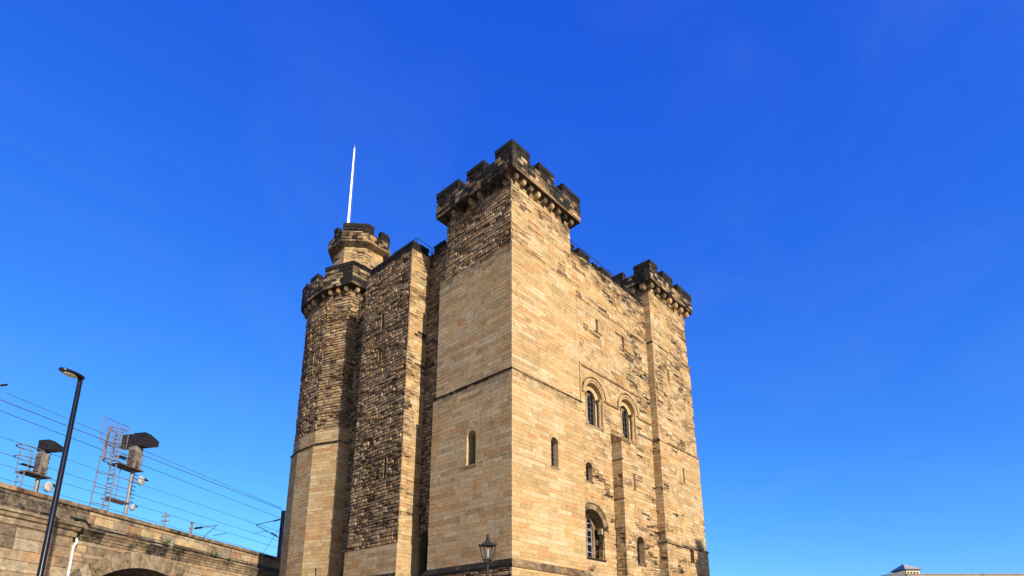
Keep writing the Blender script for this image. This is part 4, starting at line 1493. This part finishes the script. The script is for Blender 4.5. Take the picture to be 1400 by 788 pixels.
for z in (3.2, 3.8, 4.4):
    mb.path([(-1.5, 0.22, z), (-0.1, 0.08, z)], 0.026, 5)
mb.tube((-0.8, 0.15, 2.9), (-0.8, 0.15, 5.05), 0.026, n=5)
for z in (5.7, 6.1):
    mb.path([(-1.5, -0.4, z), (0.2, -0.45, z)], 0.022, 5)
    mb.path([(-1.5, 0.45, z), (0.2, 0.5, z)], 0.022, 5)
for x in (-1.0, -0.35, 0.2):
    mb.tube((x, -0.43, 5.1), (x, -0.43, 6.3), 0.024, n=5)
mb.build('ladder_cage', M_LADDER, sg)
mb = MB()
c = [(-2.75, 0.05, 6.1), (-0.75, 0.05, 6.2), (-0.75, 0.05, 7.75), (-2.75, 0.05, 7.75)]
for a, b in zip(c, c[1:] + c[:1]):
    mb.tube(a, b, 0.022, n=5)
k = 0
for i in range(1, 40):
    x = -2.75 + i * 0.05
    mb.tube((x, 0.05, 6.1), (x, 0.05, 7.75), 0.0022, n=3, cap=False)
for i in range(1, 33):
    z = 6.12 + i * 0.05
    mb.tube((-2.75, 0.05, z), (-0.75, 0.05, z), 0.0022, n=3, cap=False)
mb.build('mesh_screen', M_LADDER, sg)
mb = MB()
for k in range(8):
    z = 3.0 + k * 0.26
    mb.tube((0.1, -0.1, z), (0.34, -0.12, z - 0.02), 0.03, 0.02, 6)
mb.build('step_iron', M_BLACK, sg)
loudhailer(sg, 0.36, -0.28, 4.45, 0.32)
loudhailer(sg, 0.14, -0.20, 2.62, 0.22)

s2 = empty('railway_signal', vworld(26.05, 4.0, SIG_Z), VIA_ROT, 'shorter railway signal with single dark hooded head behind the tall lamp post', 'signal', 'railway signals on the viaduct')
mb = MB(); mb.tube((0, 0, 0), (0, 0, 3.0), 0.11, 0.105, 12); mb.build('post', M_GALV, s2)
equipment(s2, 2.96, 4.20, 0.215)
hooded_head(s2, -0.15, 0.22, -0.36, 0.33, 4.34, 4.98, 0.66)
mb = MB(); mb.box(-1.0, 0.42, -0.40, 0.40, 2.86, 2.94); mb.box(-0.9, -0.2, 0.1, 0.4, 3.35, 3.4); mb.build('platform', M_BROWN, s2)
mb = MB()
for y in (-0.2, 0.2):
    mb.path([(-1.05, y, 0.0), (-0.98, y, 2.9)], 0.036, 6)
z = 0.3
while z < 2.8:
    mb.tube((-1.03, -0.2, z), (-1.03, 0.2, z), 0.017, n=5); z += 0.29
mb.build('ladder', M_LADDER, s2)
mb = MB()
for z in (3.65, 4.25):
    hoop(mb, (-1.1, 0, z), 0.36, 0.032)
for y in (-0.36, 0.36):
    mb.tube((-1.0, y, 2.9), (-1.0, y, 4.25), 0.022, n=5)
    mb.tube((-0.3, y, 2.9), (-0.3, y, 4.25), 0.022, n=5)
    for z in (3.65, 4.25):
        mb.tube((-0.75, y, z), (-0.3, y, z), 0.022, n=5)
mb.build('ladder_cage', M_LADDER, s2)
loudhailer(s2, 0.30, -0.3, 2.36, 0.30)

# ------------------------------------------------------------------ catenary masts and wires
mt = empty('catenary_mast', vworld(46.3, 2.0, SIG_Z), VIA_ROT, 'dark brown overhead line mast with cantilever arms close beside the castle', 'mast')
mb = MB()
mb.box(-0.11, 0.11, -0.13, -0.10, 0, 5.6); mb.box(-0.11, 0.11, 0.10, 0.13, 0, 5.6); mb.box(-0.02, 0.02, -0.10, 0.10, 0, 5.58)
mb.build('post', M_BROWN, mt)
mb = MB()
mb.tube((0, 0.16, 4.85), (0.0, 2.55, 4.45), 0.03, n=6)
mb.tube((0, 0.16, 3.2), (0.0, 2.5, 4.42), 0.035, n=6)
mb.path([(0.0, 1.3, 3.85), (0.0, 2.2, 3.78), (0.0, 2.6, 3.62)], 0.02, 5)
am = mb.build('cantilever_arm', M_WIRE, mt)
for z0, z1, y0, y1 in ((4.82, 4.70, 0.3, 0.9), (3.35, 3.7, 0.4, 1.0)):
    mb = MB()
    a, b = Vector((0, y0, z0)), Vector((0, y1, z1))
    for k in range(6):
        c = a + (b - a) * (k / 6)
        mb.tube(c, c + (b - a) * 0.10, 0.075, 0.055, 8)
    mb.build('insulator', M_BLACK, am)
mb = MB(); mb.tube((0, 0.1, 4.2), (-1.2, 1.2, 1.0), 0.014, n=5); mb.build('stay_wire', M_WIRE, mt)
m2 = empty('catenary_mast', vworld(45.2, 10.0, SIG_Z), VIA_ROT, 'distant short overhead line mast with a black insulator and thin arms above the parapet', 'mast')
mb = MB(); mb.box(-0.07, 0.07, -0.07, 0.07, 0, 4.65); mb.box(-0.30, 0.30, -0.04, 0.04, 4.08, 4.16); mb.box(-0.16, 0.16, -0.12, 0.12, 4.6, 4.70); mb.build('post', M_GALV, m2)
mb = MB()
mb.tube((0.1, -0.2, 4.15), (0.1, -2.5, 4.35), 0.03, n=6)
mb.tube((0.05, -0.9, 3.0), (0.1, -2.3, 4.25), 0.03, n=6)
mb.tube((0.8, -1.6, 3.6), (0.8, -2.9, 3.75), 0.03, n=6)
am = mb.build('cantilever_arm', M_WIRE, m2)
mb = MB()
for k in range(6):
    mb.tube((0.1, -0.3 - k * 0.12, 4.16 + k * 0.01), (0.1, -0.40 - k * 0.12, 4.17 + k * 0.01), 0.10, 0.07, 8)
mb.build('insulator', M_BLACK, am)
m3 = empty('trackside_post', vworld(42.1, 10.0, SIG_Z), VIA_ROT, 'small pale trackside post with two short crossbars seen over the parapet', 'post')
mb = MB(); mb.tube((0, 0, 0), (0, 0, 4.9), 0.055, n=8); mb.build('post', M_CASE, m3)
for z in (4.1, 4.5):
    mb = MB(); mb.box(-0.06, 0.06, -0.36, 0.36, z, z + 0.08); mb.build('crossbar', M_CASE, m3)
m4 = empty('catenary_mast', vworld(22.55, 4.0, SIG_Z), VIA_ROT, 'galvanised overhead line arm with black insulator at the left picture edge', 'mast')
mb = MB(); mb.box(-0.13, 0.13, -0.16, 0.16, 0, 6.9); mb.build('post', M_GALV, m4)
mb = MB()
mb.tube((0, 0, 6.62), (0.0, -1.0, 6.66), 0.035, n=6)
mb.tube((0, 0, 6.80), (0.0, -0.9, 6.70), 0.025, n=6)
am = mb.build('cantilever_arm', M_GALV, m4)
mb = MB()
for k in range(4):
    mb.tube((0, -0.75 - k * 0.09, 6.66), (0, -0.82 - k * 0.09, 6.66), 0.06, 0.045, 8)
mb.build('insulator', M_BLACK, am)

WIRES = [
    (4.0, 23.4, 14.93, 49.0, 14.82, 0.022, 'highest overhead wire of the bundle crossing above the viaduct'),
    (2.0, -30.0, 13.2, 46.1, 13.88, 0.030, 'second overhead wire from the top, thick and dark'),
    (5.0, -30.0, 14.36, 60.0, 14.24, 0.024, 'third overhead wire from the top'),
    (4.5, -30.0, 12.72, 62.0, 12.80, 0.020, 'overhead wire held by the end of the cantilever arm'),
    (4.5, -30.0, 11.98, 62.0, 11.93, 0.020, 'overhead wire just under the steady arm'),
    (8.5, -30.0, 12.75, 66.0, 12.45, 0.022, 'second lowest overhead wire above the viaduct parapet'),
    (8.5, -30.0, 12.14, 66.0, 11.5, 0.022, 'lowest overhead wire, closest to the viaduct parapet'),
]
for y, sa, za, sb_, zb, r, lab in WIRES:
    mb = MB()
    mb.tube(vworld(sa, y, za), vworld(sb_, y, zb), r * 0.75, n=6)
    tag(mb.build('overhead_wire', M_WIRE), lab, 'wire', 'overhead line wires above the viaduct')

# ------------------------------------------------------------------ tall street lamp
LX, LY, LH = -17.1, 22.25, 12.30
lamp = empty('street_lamp', (LX, LY, 0), 0.0, 'tall black street lamp with flat oval head in front of the viaduct', 'street lamp')
mb = MB(); mb.lathe([(0.30, 0.0), (0.30, 0.05), (0.18, 0.08), (0.18, 1.6), (0.112, 1.75), (0.085, LH - 0.05), (0.06, LH)], n=18); mb.build('pole', M_BLACK, lamp)
hd = MB()
HL, HWD = 1.62, 0.36
ud = Vector((-0.30, -0.954, 0.0)).normalized()
wd = Vector((ud.y, -ud.x, 0))
prof = [(-0.14, 0.10), (-0.03, 0.20), (0.12, 0.26), (0.35, 0.29), (0.6, 0.28), (0.8, 0.23), (0.94, 0.14), (1.0, 0.04)]
up, lo = [], []
rings = []
for t, w in prof:
    t, w = t * 0.86, w * 0.9
    c = Vector((0, 0, LH - 0.02)) + ud * t
    ring_ = []
    for a in range(12):
        th = 2 * math.pi * a / 12
        ring_.append(c + wd * (w * math.cos(th)) + Vector((0, 0, (0.15 if math.sin(th) > 0 else 0.055) * math.sin(th) * (0.4 + 0.6 * w / 0.36))))
    rings.append(ring_)
P = [p for rg in rings for p in rg]
idx = [(k * 12 + a, k * 12 + (a + 1) % 12, (k + 1) * 12 + (a + 1) % 12, (k + 1) * 12 + a) for k in range(len(prof) - 1) for a in range(12)]
idx += [tuple(range(11, -1, -1)), tuple(range((len(prof) - 1) * 12, len(prof) * 12))]
hd.faces(P, idx, smooth=True)
ho = hd.build('lamp_head', M_BLACK, lamp)
ln = MB()
pts = []
for k in range(16):
    t = 2 * math.pi * k / 16
    pts.append(Vector((0, 0, LH - 0.02 - 0.062)) + ud * (0.43 + 0.29 * math.cos(t)) + wd * (0.17 * math.sin(t)))
ln.faces(pts + [p - Vector((0, 0, 0.012)) for p in pts], [tuple(range(16)), tuple(range(31, 15, -1))] + [(k, (k + 1) % 16, 16 + (k + 1) % 16, 16 + k) for k in range(16)])
ln.build('lens', M_LENS, ho)

# ------------------------------------------------------------------ old-style lantern post
lp = empty('lantern_post', (-0.60, 15.0, 0), R(20), 'black Victorian style lantern on a slim post below the corner tower', 'street lamp')
ZL = 3.86
mb = MB()
mb.lathe([(0.20, 0.0), (0.20, 0.10), (0.13, 0.16), (0.12, 0.9), (0.085, 1.0), (0.075, 1.25), (0.05, 1.32), (0.034, ZL - 0.45), (0.055, ZL - 0.42), (0.05, ZL - 0.34), (0.03, ZL - 0.28), (0.03, ZL - 0.02)], n=14)
mb.build('post', M_IRON, lp)
fr = MB()
b4 = [(0.085, 0.085), (-0.085, 0.085), (-0.085, -0.085), (0.085, -0.085)]
t4 = [(0.162, 0.162), (-0.162, 0.162), (-0.162, -0.162), (0.162, -0.162)]
zb, zt = ZL + 0.06, ZL + 0.42
for k in range(4):
    j = (k + 1) % 4
    fr.tube((*b4[k], zb), (*t4[k], zt), 0.011, n=6)
    fr.tube((*b4[k], zb), (*b4[j], zb), 0.014, n=6)
    fr.tube((*t4[k], zt), (*t4[j], zt), 0.018, n=6)
    fr.tube((0, 0, ZL - 0.08), (*b4[k], zb), 0.010, n=6)
    fr.lathe([(0.012, -0.02), (0.026, 0.0), (0.026, 0.03), (0.006, 0.06)], (*t4[k], zt), 8)
lf = fr.build('lantern_frame', M_IRON, lp)
gl = MB()
for k in range(4):
    j = (k + 1) % 4
    gl.face([(*b4[k], zb + 0.01), (*b4[j], zb + 0.01), (*t4[j], zt - 0.01), (*t4[k], zt - 0.01)])
gl.build('lantern_glass', M_LANTGLASS, lp)
rf_ = MB()
q = [(x * 1.06, y * 1.06) for x, y in t4]
rf_.prism(q, zt, zt + 0.07, poly1=[(x * 0.40, y * 0.40) for x, y in t4])
rf_.prism([(x * 0.40, y * 0.40) for x, y in t4], zt + 0.07, zt + 0.11, poly1=[(x * 0.3, y * 0.3) for x, y in t4])
rf_.build('lantern_roof', M_IRON, lp)
fi = MB()
fi.lathe([(0.05, 0.10), (0.062, 0.125), (0.045, 0.15), (0.028, 0.16), (0.048, 0.185), (0.034, 0.21), (0.014, 0.22), (0.030, 0.245), (0.02, 0.265), (0.006, 0.30)], (0, 0, zt), 12)
fi.build('finial', M_IRON, lp)
bl = MB()
bl.lathe([(0.02, 0.0), (0.035, 0.02), (0.035, 0.20), (0.02, 0.22)], (0, 0, ZL + 0.12), 10)
bl.build('bulb', M_DISC, lp)

# ------------------------------------------------------------------ house with roof lantern on the right
hs = empty('stone_house', (38.75, 60.0, 0), 0.0, 'low stone house at the far right with slate roof and white capped roof lantern', 'house')
mb = MB()
mb.box(-4.5, 26.0, 0.0, 12.0, 0.0, 8.75)
mb.box(-0.2, 26.0, -0.12, 0.3, 8.75, 9.42)
mb.build('wall', M_HOUSE, hs)
mb = MB()
mb.box(-0.3, 26.1, -0.20, 0.36, 9.42, 9.50)
mb.build('coping', M_HOUSE, hs)
tw = MB()
for fi_, (F, L, ks) in enumerate(((Frame((-4.5, 0.0), (1, 0), (0, -1)), 30.5, 9), (Frame((-4.5, 0.0), (0, 1), (-1, 0)), 12.0, 3))):
    ops = [Opening(2.0 + k * 3.2, 0.55, 1.3 + fl * 3.7, 3.3 + fl * 3.7, False) for fl in range(2) for k in range(ks)]
    masonry(tw, F.off(0.06), -0.06, L, 0.0, 8.70, via_style(70.0 + fi_, 0.1, (0.28, 0.36), (0.5, 1.1), 'town'), ops, seed=220 + fi_)
    for o_ in ops:
        window('window', F.off(0.06), o_, 0.05, ring=0, bars=(1, 1, 0.05), bar_mat=M_WHITE, parent=hs, stone=M_VIA)
tw.build('facade', M_VIA, hs)
mb = MB()
P = [(-4.7, -0.2, 8.76), (-0.25, -0.2, 8.76), (-0.25, 12.2, 8.76), (-4.7, 12.2, 8.76), (-0.25, 0.0, 9.85), (-0.25, 12.0, 9.85)]
mb.faces(P, [(3, 2, 1, 0), (0, 1, 4), (2, 3, 5), (0, 4, 5, 3), (1, 2, 5, 4)])
P = [(-0.24, 0.4, 8.8), (26, 0.4, 8.8), (26, 12, 8.8), (-0.24, 12, 8.8), (-0.24, 6, 9.3), (26, 6, 9.3)]
mb.faces(P, [(3, 2, 1, 0), (0, 1, 5, 4), (2, 3, 4, 5), (0, 4, 3), (1, 2, 5)])
ro = mb.build('roof', M_SLATE, hs)
mb = MB()
mb.box(0.15, 1.45, 0.5, 2.6, 9.0, 10.02)
rl = mb.build('roof_lantern', M_CREAM, hs)
mb = MB()
for k in range(4):
    x = 0.24 + k * 0.30
    mb.box(x, x + 0.2, 0.475, 0.505, 9.62, 9.76)
for k in range(2):
    y = 0.8 + k * 0.8
    mb.box(0.125, 0.155, y, y + 0.6, 9.58, 9.86)
mb.build('louvre', M_DARK, rl)
mb = MB()
P = [(-0.12, 0.2, 10.02), (1.72, 0.2, 10.02), (1.72, 2.9, 10.02), (-0.12, 2.9, 10.02), (0.62, 1.5, 10.70)]
P = [(x, y, z) for x, y, z in P]
mb.faces(P, [(3, 2, 1, 0), (0, 1, 4), (1, 2, 4), (2, 3, 4), (3, 0, 4)])
mb.build('lantern_roof', M_DISC, rl)

# ------------------------------------------------------------------ townhouse added unseen, right of the frame, to shade the far tower
th = empty('townhouse', kworld(13.1, -23.6, 0), KEEP_ROT, 'tall stone townhouse with two chimneys, unseen, added to shade the far tower', 'house')
mb = MB()
mb.box(0.0, 9.0, -9.0, 0.0, 0.0, 18.6)
mb.build('wall', M_HOUSE, th)
mb = MB()
mb.faces([(-0.25, -9.2, 18.6), (9.2, -9.2, 18.6), (9.2, 0.25, 18.6), (-0.25, 0.25, 18.6), (4.5, -9.2, 21.4), (4.5, 0.25, 21.4)],
         [(3, 2, 1, 0), (0, 1, 4), (2, 3, 5), (0, 4, 5, 3), (1, 2, 5, 4)])
ro = mb.build('roof', M_SLATE, th)
for x in (0.15, 1.9):
    mb = MB()
    mb.box(x, x + 0.9, -1.6, -0.6, 18.65, 20.6)
    mb.box(x - 0.08, x + 0.98, -1.68, -0.52, 20.6, 20.75)
    mb.build('chimney', M_HOUSE, ro)
tw = MB()
faces_ = (Frame((0.0, -9.0), (0, 1), (-1, 0)), Frame((0.0, 0.0), (1, 0), (0, 1)))
for fi_, F in enumerate(faces_):
    ops = [Opening(1.35 + k * 2.1, 0.5, 1.2 + fl * 3.4, 3.1 + fl * 3.4, False) for fl in range(5) for k in range(4)]
    masonry(tw, F.off(0.06), -0.06, 9.06, 0.0, 18.58, via_style(60.0 + fi_, 0.1, (0.28, 0.36), (0.5, 1.1), 'town'), ops, seed=200 + fi_)
    for o_ in ops:
        window('window', F.off(0.06), o_, 0.05, ring=0, bars=(1, 1, 0.05), bar_mat=M_WHITE, parent=th, stone=M_VIA)
tw.build('facade', M_VIA, th)

# ------------------------------------------------------------------ ground
def ground_mat():
    m, nt, p = new_mat("paving_stone")
    geo = nnode(nt, 'ShaderNodeTexCoord')
    br = nnode(nt, 'ShaderNodeTexBrick')
    br.inputs['Scale'].default_value = 1.0
    br.inputs['Brick Width'].default_value = 0.9
    br.inputs['Row Height'].default_value = 0.6
    br.inputs['Mortar Size'].default_value = 0.008
    br.inputs['Color1'].default_value = (0.36, 0.30, 0.225, 1)
    br.inputs['Color2'].default_value = (0.44, 0.37, 0.28, 1)
    br.inputs['Mortar'].default_value = (0.10, 0.09, 0.08, 1)
    nt.links.new(geo.outputs['Object'], br.inputs['Vector'])
    n = tex_noise(nt, 0.5, 6, 0.6, geo.outputs['Object'])
    c = ramp(nt, n, [(0.3, (0.8, 0.8, 0.8)), (0.7, (1.1, 1.1, 1.1))])
    nt.links.new(mix_color(nt, 1.0, br.outputs['Color'], c, 'MULTIPLY'), p.inputs['Base Color'])
    p.inputs['Roughness'].default_value = 0.85
    return m


mb = MB()
mb.face([(-900, -900, 0), (900, -900, 0), (900, 900, 0), (-900, 900, 0)])
tag(mb.build('ground', ground_mat()), kind='structure')
